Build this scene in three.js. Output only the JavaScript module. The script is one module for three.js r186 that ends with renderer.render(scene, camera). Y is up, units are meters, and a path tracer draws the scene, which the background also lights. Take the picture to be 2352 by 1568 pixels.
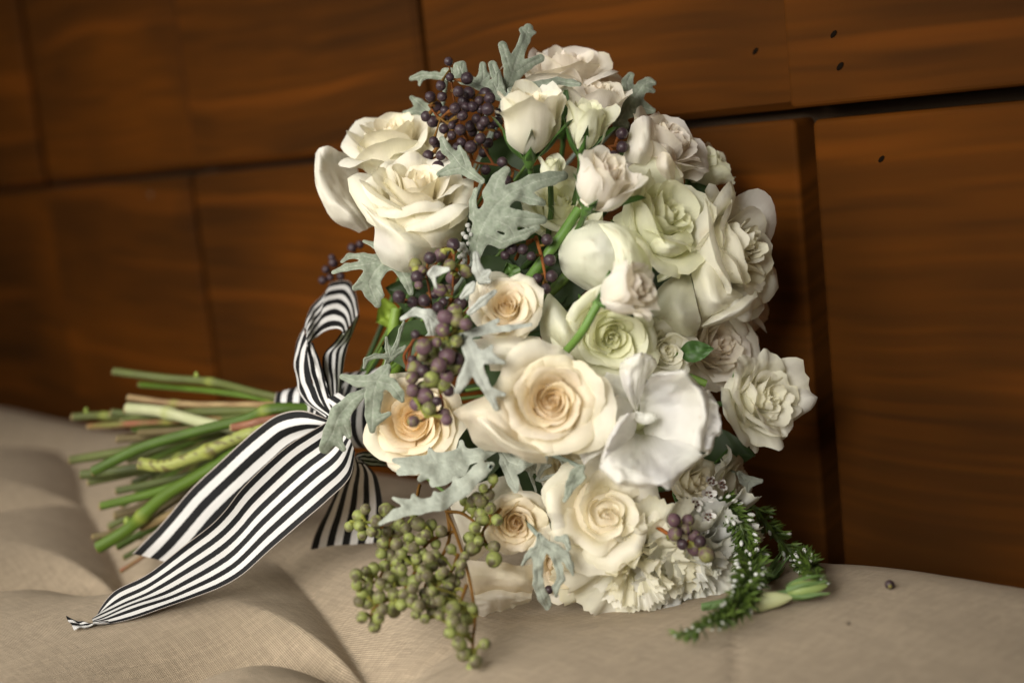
import * as THREE from 'three';
import { mergeGeometries, mergeVertices, toCreasedNormals } from 'three/addons/utils/BufferGeometryUtils.js';
import { RectAreaLightUniformsLib } from 'three/addons/lights/RectAreaLightUniformsLib.js';

// ---------------------------------------------------------------- camera, light, exposure
const scene = new THREE.Scene();
const CAM_H = 0.2686;                       // camera height above the seat plane (y = 0)
const FPX = 3300, CX = 1176, CY = 784;      // photo measured at 2352 x 1568
const cF = new THREE.Vector3(0, -0.1431, -0.9897).normalize();
const cR = new THREE.Vector3(0.9947, -0.1016, 0.01469).normalize();
const cU = new THREE.Vector3().crossVectors(cR, cF).normalize();
const cO = new THREE.Vector3(0, CAM_H, 0);
const camera = new THREE.PerspectiveCamera(2 * Math.atan(CY / FPX) * 180 / Math.PI, 1024 / 682, 0.05, 20);
camera.position.copy(cO);
camera.quaternion.setFromRotationMatrix(new THREE.Matrix4().makeBasis(cR, cU, cF.clone().negate()));
camera.focus = 0.812;
camera.userData.fStop = 3.4;
camera.updateMatrixWorld(true);

scene.background = new THREE.Color(0.016, 0.012, 0.009);
RectAreaLightUniformsLib.init();
function areaLight(name, pos, target, w, h, color, intensity) {
  const l = new THREE.RectAreaLight(color, intensity, w, h);
  l.name = name; l.position.set(...pos); l.lookAt(...target); scene.add(l); return l;
}
areaLight('window_light', [-1.05, 0.76, -0.40], [0.0, 0.1, -0.86], 1.3, 1.15, new THREE.Color(1, 0.96, 0.885), 3.1);
areaLight('room_light', [-0.65, 0.95, 0.6], [-0.05, 0.1, -0.85], 1.1, 0.9, new THREE.Color(1, 0.94, 0.85), 0.6);
{ // shaded lamp in front, its soft beam on the bouquet
  const l = new THREE.SpotLight(new THREE.Color(1, 0.96, 0.89), 9.5, 0, 18.5 * Math.PI / 180, 1, 2);
  l.name = 'lamp_light'; l.position.set(-0.56, 0.62, 0.40); l.target.position.set(-0.045, 0.12, -0.84);
  l.castShadow = true; l.shadow.radius = 16; scene.add(l, l.target);
}

const renderer = new THREE.WebGLRenderer({ antialias: true });
renderer.setSize(1024, 682);
renderer.toneMapping = THREE.LinearToneMapping;
renderer.toneMappingExposure = 1.04;
renderer.outputColorSpace = THREE.SRGBColorSpace;
renderer.shadowMap.enabled = true;

// ---------------------------------------------------------------- helpers
const V3 = (x, y, z) => new THREE.Vector3(x, y, z);
const clamp = (x, a = 0, b = 1) => Math.min(b, Math.max(a, x));
const lerp = (a, b, t) => a + (b - a) * t;
const ss = (a, b, x) => { const t = clamp((x - a) / (b - a)); return t * t * (3 - 2 * t); };
const D2R = Math.PI / 180;
function rng(seed) { let s = (seed * 2654435761) >>> 0 || 1; return () => { s = (s + 0x6D2B79F5) | 0; let t = Math.imul(s ^ (s >>> 15), 1 | s); t = (t + Math.imul(t ^ (t >>> 7), 61 | t)) ^ t; return ((t ^ (t >>> 14)) >>> 0) / 4294967296; }; }
function h3(x, y, z) { let n = Math.imul(x, 374761393) + Math.imul(y, 668265263) + Math.imul(z, 2147483647 ^ 0x5bd1e995); n = Math.imul(n ^ (n >>> 13), 1274126177); return ((n ^ (n >>> 16)) >>> 0) / 4294967296; }
function noise(x, y = 0, z = 0) {
  const xi = Math.floor(x), yi = Math.floor(y), zi = Math.floor(z);
  const f = (t) => t * t * t * (t * (t * 6 - 15) + 10);
  const u = f(x - xi), v = f(y - yi), w = f(z - zi);
  const c = (a, b, d) => h3(xi + a, yi + b, zi + d);
  return 2 * lerp(lerp(lerp(c(0, 0, 0), c(1, 0, 0), u), lerp(c(0, 1, 0), c(1, 1, 0), u), v), lerp(lerp(c(0, 0, 1), c(1, 0, 1), u), lerp(c(0, 1, 1), c(1, 1, 1), u), v), w) - 1;
}
const fbm = (x, y, z, o = 3) => { let a = 0.5, s = 0; for (let i = 0; i < o; i++) { s += a * noise(x, y, z); x *= 2.03; y *= 2.03; z *= 2.03; a *= 0.5; } return s; };
// photo point (2352 wide) at a distance along the lens axis -> place in the scene
const P = (px, py, d) => cO.clone().addScaledVector(cF, d).addScaledVector(cR, (px - CX) / FPX * d).addScaledVector(cU, -(py - CY) / FPX * d);
// photo point on the horizontal plane y = h
const G = (px, py, h = 0) => { const dir = cF.clone().addScaledVector(cR, (px - CX) / FPX).addScaledVector(cU, -(py - CY) / FPX); return cO.clone().addScaledVector(dir, (h - CAM_H) / dir.y); };
// right, up, toward-the-lens components -> world direction
const camDir = (x, y, z) => V3(0, 0, 0).addScaledVector(cR, x).addScaledVector(cU, y).addScaledVector(cF, -z).normalize();

const taken = {};
function numbered(n) { const k = taken[n] = (taken[n] ?? -1) + 1; return k ? `${n}_${String(k).padStart(3, '0')}` : n; }
function thing(name, label, category, pos, group) {
  const o = new THREE.Group(); o.name = numbered(name); scene.add(o);
  if (pos) o.position.copy(pos);
  o.userData = { label, category }; if (group) o.userData.group = group;
  return o;
}
function mesh(name, geo, mat, parent, label) {
  const m = new THREE.Mesh(geo, mat); m.name = name; m.castShadow = m.receiveShadow = true;
  parent.add(m); if (label) m.userData.label = label; return m;
}
function gridGeo(nu, nv, f, closedU = false) {   // f(u01, v01) -> [x,y,z]
  const pos = [], uv = [], idx = [];
  for (let j = 0; j <= nv; j++) for (let i = 0; i <= nu; i++) { const p = f(i / nu, j / nv); pos.push(p[0], p[1], p[2]); uv.push(i / nu, j / nv); }
  for (let j = 0; j < nv; j++) for (let i = 0; i < nu; i++) { const a = j * (nu + 1) + i, b = a + 1, c = a + nu + 1, d = c + 1; idx.push(a, b, d, a, d, c); }
  const g = new THREE.BufferGeometry();
  g.setAttribute('position', new THREE.Float32BufferAttribute(pos, 3));
  g.setAttribute('uv', new THREE.Float32BufferAttribute(uv, 2));
  g.setIndex(idx); g.computeVertexNormals(); return g;
}
function paint(g, f) {   // pigment per vertex, linear
  const p = g.attributes.position, c = new Float32Array(p.count * 3), uv = g.attributes.uv;
  for (let i = 0; i < p.count; i++) { const k = f(p.getX(i), p.getY(i), p.getZ(i), uv ? uv.getX(i) : 0, uv ? uv.getY(i) : 0); c[3 * i] = k[0]; c[3 * i + 1] = k[1]; c[3 * i + 2] = k[2]; }
  g.setAttribute('color', new THREE.BufferAttribute(c, 3)); return g;
}
const mix3 = (a, b, t) => [lerp(a[0], b[0], t), lerp(a[1], b[1], t), lerp(a[2], b[2], t)];
function dataTex(w, h, f, srgb, rx = 1, ry = 1) {
  const d = new Uint8Array(w * h * 4);
  for (let y = 0; y < h; y++) for (let x = 0; x < w; x++) { const c = f(x / w, y / h, x, y), i = (y * w + x) * 4; if (typeof c === 'number') d[i] = d[i + 1] = d[i + 2] = clamp(c) * 255; else { d[i] = clamp(c[0]) * 255; d[i + 1] = clamp(c[1]) * 255; d[i + 2] = clamp(c[2]) * 255; } d[i + 3] = 255; }
  const t = new THREE.DataTexture(d, w, h); t.magFilter = THREE.LinearFilter; t.minFilter = THREE.LinearMipmapLinearFilter; t.generateMipmaps = true; t.wrapS = t.wrapT = THREE.RepeatWrapping; t.repeat.set(rx, ry);
  if (srgb) t.colorSpace = THREE.SRGBColorSpace; t.needsUpdate = true; return t;
}
const s2l = (c) => c.map((v) => { v /= 255; return v <= 0.04045 ? v / 12.92 : ((v + 0.055) / 1.055) ** 2.4; });
function tube(points, radii, rad = 8, segs) {    // points world/local Vector3[], radii number|[]
  const curve = new THREE.CatmullRomCurve3(points, false, 'centripetal'), n = segs || Math.max(6, points.length * 6);
  const fr = curve.computeFrenetFrames(n, false);
  return gridGeo(rad, n, (u, v) => {
    const p = curve.getPointAt(v), i = Math.round(v * n), a = u * Math.PI * 2;
    let r; if (typeof radii === 'number') r = radii; else { const q = v * (radii.length - 1), k = Math.min(radii.length - 2, Math.floor(q)); r = lerp(radii[k], radii[k + 1], q - k); }
    const N = fr.normals[i], B = fr.binormals[i], c = Math.cos(a) * r, s = Math.sin(a) * r;
    return [p.x + N.x * c + B.x * s, p.y + N.y * c + B.y * s, p.z + N.z * c + B.z * s];
  });
}
function capTube(points, radii, rad = 8, segs) {   // with rounded closed ends
  const r = typeof radii === 'number' ? [radii, radii] : radii, a = points[0], b = points[points.length - 1];
  const g = tube(points, radii, rad, segs);
  const d0 = points[0].clone().sub(points[1]).normalize(), d1 = b.clone().sub(points[points.length - 2]).normalize();
  const cap = (p, d, q) => { const c = new THREE.CircleGeometry(q * 1.02, rad); c.applyQuaternion(new THREE.Quaternion().setFromUnitVectors(V3(0, 0, 1), d)); c.translate(p.x, p.y, p.z); return c; };
  return mergeGeometries([g, cap(a, d0, r[0]), cap(b, d1, r[r.length - 1])]);
}
// ---------------------------------------------------------------- materials
const veinTex = dataTex(256, 256, (x, y) => {
  let fan = (x - 0.5) * (1.0 + 0.5 * y);
  const a = noise(fan * 46 + 3, y * 2.2, 1), b = noise(fan * 95, y * 4, 7), c = fbm(x * 9, y * 9, 5, 3);
  return 0.5 + 0.22 * a + 0.12 * b + 0.35 * c;
});
function petalMat(rgb, through = 0.4, rough = 0.62) {
  return new THREE.MeshPhysicalMaterial({ color: new THREE.Color().setRGB(...rgb), roughness: rough, transmission: through, thickness: 0, side: THREE.DoubleSide, bumpMap: veinTex, bumpScale: 0.00016, specularIntensity: 0.35, vertexColors: true });
}
const WHITE = petalMat([1, 1, 1]);
const SAT = {   // pigments of inner, middle and outer petals (linear)
  cream: [[0.975, 0.885, 0.70], [0.965, 0.915, 0.76], [0.945, 0.915, 0.785]],
  peach: [[0.985, 0.835, 0.60], [0.975, 0.88, 0.69], [0.955, 0.905, 0.76]],
  deep: [[0.985, 0.80, 0.52], [0.975, 0.855, 0.63], [0.955, 0.895, 0.73]],
  green: [[0.93, 0.93, 0.66], [0.93, 0.93, 0.71], [0.925, 0.925, 0.73]],
  blush: [[0.965, 0.87, 0.745], [0.955, 0.89, 0.775], [0.94, 0.90, 0.80]],
  white: [[0.955, 0.925, 0.75], [0.945, 0.92, 0.78], [0.93, 0.91, 0.80]],
  cool: [[0.89, 0.89, 0.82], [0.89, 0.89, 0.83], [0.88, 0.88, 0.83]],
  lisi: [[0.92, 0.91, 0.85], [0.92, 0.91, 0.86], [0.915, 0.90, 0.86]],
};
const sepalMat = new THREE.MeshPhysicalMaterial({ color: 0xffffff, vertexColors: true, roughness: 0.55, transmission: 0.12, thickness: 0, side: THREE.DoubleSide });
const stemGreen = (rgb, rough = 0.42) => new THREE.MeshPhysicalMaterial({ color: new THREE.Color().setRGB(...rgb), roughness: rough, bumpMap: veinTex, bumpScale: 0.0003 });
// ---------------------------------------------------------------- petals and roses
// one petal in its flower's frame: axis +Y, the petal rises from the receptacle and leans out by the angles a0 (foot) .. a1 (upper part), then rolls back
function petalGeo(o) {
  const { L, W, r0 = 0.002, y0 = 0, a0, a1, curl = 0, cs = 0.72, flat = 0.3, tuck = 0.1, phi = 0, tip = 0, wav = 0.03, seed = 1, nu = 16, nv = 18, foot = 0.45, ruff = 0, rf = 5, roll = 0.5, round = 0.34, rp = 2.4 } = o;
  const S = seed * 7.31;
  const cols = [];
  for (let i = 0; i <= nu; i++) {
    const u = i / nu * 2 - 1, au = Math.abs(u);
    const Lu = L * (1 - round * au ** rp + tip * (1 - au) ** 2 + wav * 1.1 * noise(u * 2.3 + S, S) + wav * 0.45 * noise(u * 7 + S, 3, S) - wav * 0.5 * Math.max(0, noise(u * 11, S, 5) - 0.3));
    const cu = curl * (1 + roll * noise(u * 1.7 + S, 9) - 0.35 * (1 - au) * (tip > 0 ? 0 : 1)), c0 = cs + 0.08 * noise(u * 1.9, S, 4);
    let r = r0, y = y0; const col = [[r, y]];
    const ds = Lu / nv;
    for (let j = 0; j < nv; j++) {
      const q = (j + 0.5) / nv;
      const th = lerp(a0, a1, ss(0, 0.75, q)) + cu * ss(c0, 1.04, q) ** 1.2 + wav * 2.2 * noise(u * 1.6 + S, q * 2.6, S) * q + ruff * q * q * Math.sin(u * rf * 3 + S + 1.5 * noise(q * 3, u * 3, S));
      r += Math.sin(th) * ds; y += Math.cos(th) * ds; col.push([r, y]);
    }
    cols.push(col);
  }
  return gridGeo(nu, nv, (uu, q) => {
    const u = uu * 2 - 1, c = cols[Math.round(uu * nu)][Math.round(q * nv)];
    let r = Math.max(0.0002, c[0] * (1 + tuck * u)), y = c[1];
    const wq = W * (foot + (1 - foot) * ss(0, 0.5, q));
    const rho = r * (1 + flat * ss(0.1, 0.6, q)), b = u * wq * (r / rho);
    const lat = rho * Math.sin(b), out = r - rho * (1 - Math.cos(b));
    const cr = wav * L * 0.22 * noise(u * 3.1 + S, q * 4.2, S + 2) * q;
    const x = out + cr;
    return [x * Math.cos(phi) - lat * Math.sin(phi), y, x * Math.sin(phi) + lat * Math.cos(phi)];
  });
}
const rough = (x, y, z, s) => fbm(x * 160 + s, y * 160, z * 160, 3);
function tint(g, base, s, spot = 0.0) {     // pigment: the petal's own tone with a little mottling and a few bruised flecks
  const o = s * 3.7;
  return paint(g, (x, y, z, u, v) => {
    const n = 1 + 0.035 * rough(x, y, z, o);
    let c = [base[0] * n, base[1] * n * (1 - 0.006 * noise(u * 9, o)), base[2] * n * (1 + 0.05 * noise(u * 3 + o, v * 3))];
    const k = 0.4 * spot * ss(0.68, 0.8, noise(u * 19 + o, v * 21, o)) * ss(0.1, 0.5, noise(u * 3, v * 3, o)) ; if (k > 0) c = mix3(c, [0.55, 0.33, 0.13], k);
    const eb = ss(0.955, 1, v) * ss(-0.1, 0.5, noise(u * 6 + o, 2, o)); if (eb > 0) c = mix3(c, [0.78, 0.72, 0.46], 0.4 * eb);   // dry, yellowed rims
    return c;
  });
}
// whorls of a rose: list of [count, {L,W,a0,a1,curl...}] given from the heart outwards, all in units of R (the flower's radius)
function rosePetals(o) {
  const { R, n: n0 = 26, open = 1, seed = 1, hue = 'cream', tall = 1, curl = 1, wav = 0.05, nu = 16, nv = 18, tip = 0.1, ruff = 0, heart = 1 } = o;
  const rnd = rng(seed * 17 + 3), out = [], n = Math.round(n0 * 1.25);
  let phi = rnd() * 6.28;
  for (let k = 0; k < n; k++) {
    const t = k / (n - 1), j = (a) => 1 + a * (rnd() - 0.5);
    phi += 2.3999 + 0.25 * (rnd() - 0.5);
    const h = heart;
    const L = R * tall * lerp(0.98 * h, 1.24, t ** 0.9) * j(0.1);
    const a0 = D2R * lerp(2, 60, t ** 1.15) * j(0.2);
    const a1 = D2R * (lerp(-6, 34 * open, t ** 1.45) + 6 * (rnd() - 0.5));
    const g = petalGeo({
      L, W: D2R * lerp(118, 62, t ** 0.5) * j(0.15), r0: R * lerp(0.012, 0.1, t), a0, a1,
      curl: D2R * curl * lerp(6, 105, ss(0.25, 1, t)) * j(0.5), cs: lerp(0.85, 0.6, t) + 0.06 * (rnd() - 0.5), flat: lerp(0, 0.75, ss(0.3, 1, t)), tuck: lerp(0.32, 0.07, t ** 0.6), phi,
      tip: tip * ss(0.4, 1, t) * j(0.8), wav: wav * lerp(0.5, 1.25, t), seed: seed * 31 + k, nu, nv, roll: 0.55, ruff: ruff * t, round: lerp(0.16, 0.36, t),
    });
    const H = SAT[hue], c = t < 0.5 ? mix3(H[0], H[1], t * 2) : mix3(H[1], H[2], t * 2 - 1);
    out.push(tint(g, c, seed * 13 + k, t > 0.7 ? 0.5 : 0));
  }
  return out;
}
const UPV = V3(0, 1, 0);
function aim(o, dir, spin = 0) { o.quaternion.setFromUnitVectors(UPV, dir).multiply(new THREE.Quaternion().setFromAxisAngle(UPV, spin)); }
function calyx(t, R, seed, drop, n = 5, len = 1.0, open = 0) {   // green receptacle and sepals under a bloom
  const rnd = rng(seed + 77);
  const cup = new THREE.LatheGeometry([[0.0001, -0.34], [0.09, -0.33], [0.13, -0.2], [0.2, -0.08], [0.24, 0.03], [0.2, 0.08]].map(([x, y]) => new THREE.Vector2(x * R, y * R)), 14);
  mesh('receptacle', paint(cup, (x, y, z) => { const k = 1 + 0.3 * fbm(x * 300, y * 300, z * 300); return [0.08 * k, 0.17 * k, 0.03 * k]; }), sepalMat, t);
  for (let k = 0; k < n; k++) {
    const g = petalGeo({ L: R * len * (0.85 + 0.4 * rnd()), W: 0.55, r0: R * 0.17, y0: -0.1 * R, a0: D2R * (80 - 30 * (1 - open)), a1: D2R * (lerp(4, 70, open) + 14 * (rnd() - 0.5)), curl: D2R * (30 + 70 * rnd()), cs: 0.6, flat: 0.2, tuck: 0, phi: k * 6.283 / n + rnd() * 0.4, wav: 0.04, seed: seed + k, nu: 6, nv: 12, round: 0.9, rp: 0.75, tip: 0.15, foot: 1 });
    mesh('sepal', paint(g, (x, y, z, u, v) => { const n2 = 0.8 + 0.5 * noise(u * 5, v * 9, k), e = ss(0.25, 0.5, Math.abs(u - 0.5)); return mix3([0.07 * n2, 0.17 * n2, 0.025 * n2], [0.2 * n2, 0.28 * n2, 0.1 * n2], 0.5 * e); }), sepalMat, t);
  }
}
function rose(name, label, group, px, py, d, dir, o) {
  const t = thing(name, label, o.category || 'rose', null, group);
  const ax = camDir(...dir), R = o.R;
  aim(t, ax, o.spin || 0);
  // (px,py,d) marks the middle of the bloom
  t.position.copy(P(px, py, d)).addScaledVector(ax, -R * (o.mid ?? 0.55));
  rosePetals(o).forEach((g) => mesh('petal', g, WHITE, t));
  { // the packed innermost petals that close the heart from below
    const q = o.tall || 1, g = new THREE.LatheGeometry([[0.62, 0.12], [0.6, 0.3], [0.52, 0.46], [0.4, 0.6], [0.26, 0.71], [0.12, 0.78], [0.0001, 0.8]].map(([x, y]) => new THREE.Vector2(x * R * (0.55 + 0.45 * clamp(o.open ?? 1, 0, 1)), y * R * q)), 26), p = g.attributes.position;
    for (let i = 0; i < p.count; i++) { const k = 1 + 0.12 * noise(p.getX(i) / R * 4 + o.seed, p.getY(i) / R * 4, p.getZ(i) / R * 4); p.setXYZ(i, p.getX(i) * k, p.getY(i) * k, p.getZ(i) * k); }
    g.computeVertexNormals(); mesh('heart', tint(g, SAT[o.hue][0], o.seed, 0), WHITE, t);
  }
  if (o.calyx !== false) calyx(t, R * (o.cal || 1), o.seed, 0, 5, o.sep || 0.7, o.sepOpen ?? 0.5);
  return t;
}
// ---------------------------------------------------------------- reading points off enlarged parts of the photo
const VW = { c1: [950, 0, 3.136], c2: [1350, 100, 3.137], c3: [740, 250, 3.137], c4: [1240, 450, 3.136], c5: [700, 600, 3.137], c6: [1050, 800, 3.137], c7: [1450, 780, 3.137], c8: [800, 1080, 2.672], d1: [1250, 1100, 2.766], d2: [100, 850, 2.851], d3: [600, 650, 2.09], d7: [0, 900, 2.044], e3: [1500, 1000, 2.8], e4: [1250, 1100, 3.92], f: [0, 0, 0.9408] };
const X = (v, x, y) => { const [a, b, s] = VW[v]; return [(a + x / s) * 0.9408, (b + y / s) * 0.9408]; };
const PX = (v, x, y, d) => P(...X(v, x, y), d);
const RX = (v, r, d) => r / VW[v][2] * 0.9408 * d / FPX;    // a length in that enlargement -> metres at that distance

// ---------------------------------------------------------------- wall of wooden panels, standing at a slant behind the seat
const wallDir = camDir(0.675, -0.041, 0.736); wallDir.y = 0; wallDir.normalize();           // along the wall, toward the near end
const wallN = V3(wallDir.z, 0, -wallDir.x).negate(); if (wallN.z < 0) wallN.negate();       // out of the wall
const wallO = P(CX, 900, 3370 / (CX + 1850));
const onWall = (px, py, off = 0) => { const dir = P(px, py, 1).sub(cO); const k = wallO.clone().addScaledVector(wallN, off).sub(cO).dot(wallN) / dir.dot(wallN); const p = cO.clone().addScaledVector(dir, k); return [p.clone().sub(wallO).dot(wallDir), p.y]; };
function woodTex(seed) {
  const w = 640, h = 640, S = seed * 13.7, B = [], col = dataTex(w, h, (x, y) => {
    const ye = y + 0.012 * Math.sin(x * 5 + S) + 0.03 * x * 0.3 + 0.02 * fbm(x * 3 + S, y * 4, 1);
    const ring = fbm(x * 1.3 + S, ye * 34, S, 3), fine = noise(x * 10, ye * 200, S), streak = noise(x * 1.7 + 9, ye * 13 + S, 3), blot = fbm(x * 3.4 + S, y * 4.2, S + 5, 4);
    let k = clamp(0.5 + 0.17 * ring + 0.16 * fine + 0.5 * blot + 0.08 * streak);
    let c = mix3([50, 27, 3], [102, 54, 4], k);
    const vein = ss(0.35, 0.85, noise(x * 2.2 + S, ye * 52, 8)); c = mix3(c, [122, 64, 8], 0.4 * vein);   // fine paler grain lines
    const dk = ss(0.35, 0.75, fbm(x * 6 + 40, y * 7, S + 2, 3) + 0.1); c = mix3(c, [42, 24, 8], 0.2 * dk);
    return c.map((v) => v / 255);
  }, true);
  return col;
}
const woodBump = dataTex(512, 1024, (x, y) => 0.5 + 0.3 * fbm(x * 2, y * 60, 2, 3) + 0.25 * noise(x * 8, y * 200, 4) + 0.2 * fbm(x * 6, y * 6, 6, 3));
function woodMat(seed) {
  return new THREE.MeshPhysicalMaterial({ map: woodTex(seed), bumpMap: woodBump, bumpScale: 0.0001, roughness: 0.8, specularIntensity: 0.22 });
}
const wall = new THREE.Group(); wall.name = 'panelled_wall'; wall.userData = { kind: 'structure' }; scene.add(wall);
wall.position.copy(wallO); wall.position.y = 0;
wall.quaternion.setFromRotationMatrix(new THREE.Matrix4().makeBasis(wallDir, V3(0, 1, 0), wallDir.clone().cross(V3(0, 1, 0))));
const wallOut = wallDir.clone().cross(V3(0, 1, 0)).dot(wallN) > 0 ? 1 : -1;
function panel(s0, s1, y0, y1, off, mat, uvo, bev = 0.006, segs = 1) {
  const g = 0.0025, w = s1 - s0 - 2 * g, h = y1 - y0 - 2 * g, t = 0.03;
  const sh = new THREE.Shape(); const a = -w / 2 + bev, b = w / 2 - bev, c = -h / 2 + bev, d = h / 2 - bev, r = 0.0015;
  sh.moveTo(a + r, c); sh.lineTo(b - r, c); sh.quadraticCurveTo(b, c, b, c + r); sh.lineTo(b, d - r); sh.quadraticCurveTo(b, d, b - r, d); sh.lineTo(a + r, d); sh.quadraticCurveTo(a, d, a, d - r); sh.lineTo(a, c + r); sh.quadraticCurveTo(a, c, a + r, c);
  const geo = new THREE.ExtrudeGeometry(sh, { depth: t, bevelEnabled: true, bevelThickness: bev, bevelSize: bev, bevelSegments: segs, curveSegments: 3 });
  const p = geo.attributes.position, uv = geo.attributes.uv;
  for (let i = 0; i < p.count; i++) uv.setXY(i, (p.getX(i) + 0.3 * p.getZ(i)) / 0.75 + uvo[0], (p.getY(i) + 0.3 * p.getZ(i)) / 0.75 + uvo[1]);
  const m = mesh('wood_panel', geo, mat, wall);
  m.position.set((s0 + s1) / 2, (y0 + y1) / 2, wallOut > 0 ? off - t - bev : -(off + bev));
  return m;
}
const yRow = (onWall(720, 352)[1] + onWall(1700, 292)[1]) / 2;
const sTop = [onWall(-760, 200)[0], onWall(70, 200)[0], onWall(437, 300)[0], onWall(962, 60)[0], onWall(1838, 150)[0], onWall(2900, 200)[0]];
const sBot = [onWall(-760, 600)[0], onWall(120, 520)[0], onWall(452, 520)[0], onWall(1090, 700)[0], onWall(1878, 620)[0], onWall(3000, 700)[0]];
const woods = [woodMat(1), woodMat(2), woodMat(3), woodMat(4)];
{
  const offT = [0.004, -0.002, 0.002, 0, 0.017], offB = [-0.002, 0.004, 0.001, 0.001, 0.004];
  for (let k = 0; k < 5; k++) panel(sTop[k], sTop[k + 1] + (k === 3 ? 0.004 : 0), yRow, yRow + 0.42, offT[k], woods[(k + 1) % 4], [0.36 + 0.07 * k, 0.62 - 0.06 * k], k === 4 ? 0.003 : 0.0045, k === 4 ? 3 : 1);
  for (let k = 0; k < 5; k++) {
    const g0 = k === 4 ? 0.0035 : 0, g1 = k === 3 ? 0.006 : 0;
    panel(sBot[k] + g0, sBot[k + 1] - g1, yRow - 0.44, yRow - (k === 4 ? 0.0025 : 0.001), offB[k], woods[k % 4], [0.64 - 0.06 * k, 0.38 + 0.06 * k], k === 4 ? 0.0035 : k === 3 ? 0.003 : 0.0045, k > 2 ? 3 : 1);
  }
  // backing board in the gaps, and small set nails
  const bk = mesh('backing_board', new THREE.BoxGeometry(sTop[5] - sTop[0], 0.9, 0.02), new THREE.MeshStandardMaterial({ color: new THREE.Color().setRGB(0.04, 0.02, 0.006), roughness: 0.9 }), wall);
  bk.position.set((sTop[0] + sTop[5]) / 2, yRow - 0.02, wallOut * -0.03);
  const nm = new THREE.MeshPhysicalMaterial({ color: new THREE.Color().setRGB(0.008, 0.005, 0.003), roughness: 1, specularIntensity: 0.05 }), nl = new THREE.MeshPhysicalMaterial({ color: new THREE.Color().setRGB(0.13, 0.085, 0.05), roughness: 0.9, specularIntensity: 0.1 });
  for (const [x, y, off, r, m] of [[1735, 117, 0.0005, 1.9, nm], [1915, 78, 0.0175, 1.9, nm], [1930, 152, 0.0175, 2.1, nm], [2025, 365, 0.0045, 1.8, nm], [1662, 298, -0.001, 2.2, nm], [345, 447, 0.0045, 3, nl], [1560, 420, 0.0015, 1.6, nm]]) {
    const g = new THREE.SphereGeometry(0.0009 * r, 10, 6); g.scale(1.6, 0.8, 0.06); g.rotateZ(0.7);
    const q = onWall(x, y, off), n = mesh('nail', g, m, wall); n.position.set(q[0], q[1], wallOut * off);
  }
}

// ---------------------------------------------------------------- tufted seat
const seatCreases = [   // [photo points on the seat], depth at start, depth at end
  { p: [[865, 1528], [800, 1440], [735, 1372], [650, 1300]], a: 0.030, b: 0.012 },
  { p: [[865, 1528], [720, 1482], [560, 1494], [390, 1545], [220, 1640]], a: 0.030, b: 0.022 },
  { p: [[865, 1528], [840, 1560], [800, 1640], [740, 1740]], a: 0.028, b: 0.018 },
  { p: [[865, 1528], [950, 1506], [1050, 1492], [1160, 1490]], a: 0.026, b: 0.001 },
  { p: [[295, 1332], [268, 1262], [225, 1190], [190, 1140]], a: 0.030, b: 0.014 },
  { p: [[295, 1332], [180, 1318], [40, 1330], [-140, 1365]], a: 0.030, b: 0.022 },
  { p: [[295, 1332], [400, 1330], [520, 1320]], a: 0.02, b: 0.003 },
  { p: [[190, 1140], [60, 1160], [-160, 1180]], a: 0.024, b: 0.018 },
  { p: [[120, 1020], [20, 1020], [-200, 1035]], a: 0.02, b: 0.014 },
  { p: [[120, 1020], [170, 1060], [190, 1140]], a: 0.014, b: 0.02 },
  { p: [[1690, 1440], [1694, 1500], [1700, 1640]], a: 0.0022, b: 0.0022, w: 0.0022 },
];
for (const c of seatCreases) { c.g = new THREE.CatmullRomCurve3(c.p.map(([x, y]) => G(x, y, 0.006))).getPoints(24); }
const wS = (x, z) => (x - wallO.x) * wallDir.x + (z - wallO.z) * wallDir.z, wT = (x, z) => (x - wallO.x) * wallN.x + (z - wallO.z) * wallN.z;
const dent = G(1420, 1345, 0);
function seatY(x, z) {
  let y = 0.019 + 0.004 * fbm(x * 6, z * 6, 3, 2);
  let dip = 0, fine = 0;
  for (const c of seatCreases) {
    let best = 1e9, at = 0; const n = c.g.length;
    for (let i = 0; i < n - 1; i++) {
      const A = c.g[i], B = c.g[i + 1], dx = B.x - A.x, dz = B.z - A.z, k = clamp(((x - A.x) * dx + (z - A.z) * dz) / (dx * dx + dz * dz));
      const d = Math.hypot(x - A.x - dx * k, z - A.z - dz * k); if (d < best) { best = d; at = (i + k) / (n - 1); }
    }
    const D = lerp(c.a, c.b, at);
    if (c.w) fine = Math.max(fine, D * Math.exp(-((best / c.w) ** 2)));
    else { const q = D * (0.86 * Math.exp(-((best / 0.036) ** 1.4)) + 0.14 * Math.exp(-best / 0.007)); dip = Math.max(dip, q); }
  }
  const t = wT(x, z);
  y -= 0.021 * Math.exp(-((Math.hypot(x - dent.x, z - dent.z) / 0.105) ** 2.4));     // pressed down by the bouquet
  y -= dip * 1.3 + fine;
  if (t < 0.11) y -= 0.055 * ((0.11 - t) / 0.11) ** 2;      // the pad rounds down toward the wall
  const e = 0.012 * ss(0.5, 1.2, x / 0.35); y -= e * ss(0.0, 0.3, t);
  return y + 0.0006 * fbm(x * 40, z * 40, 1, 2);
}
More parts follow.
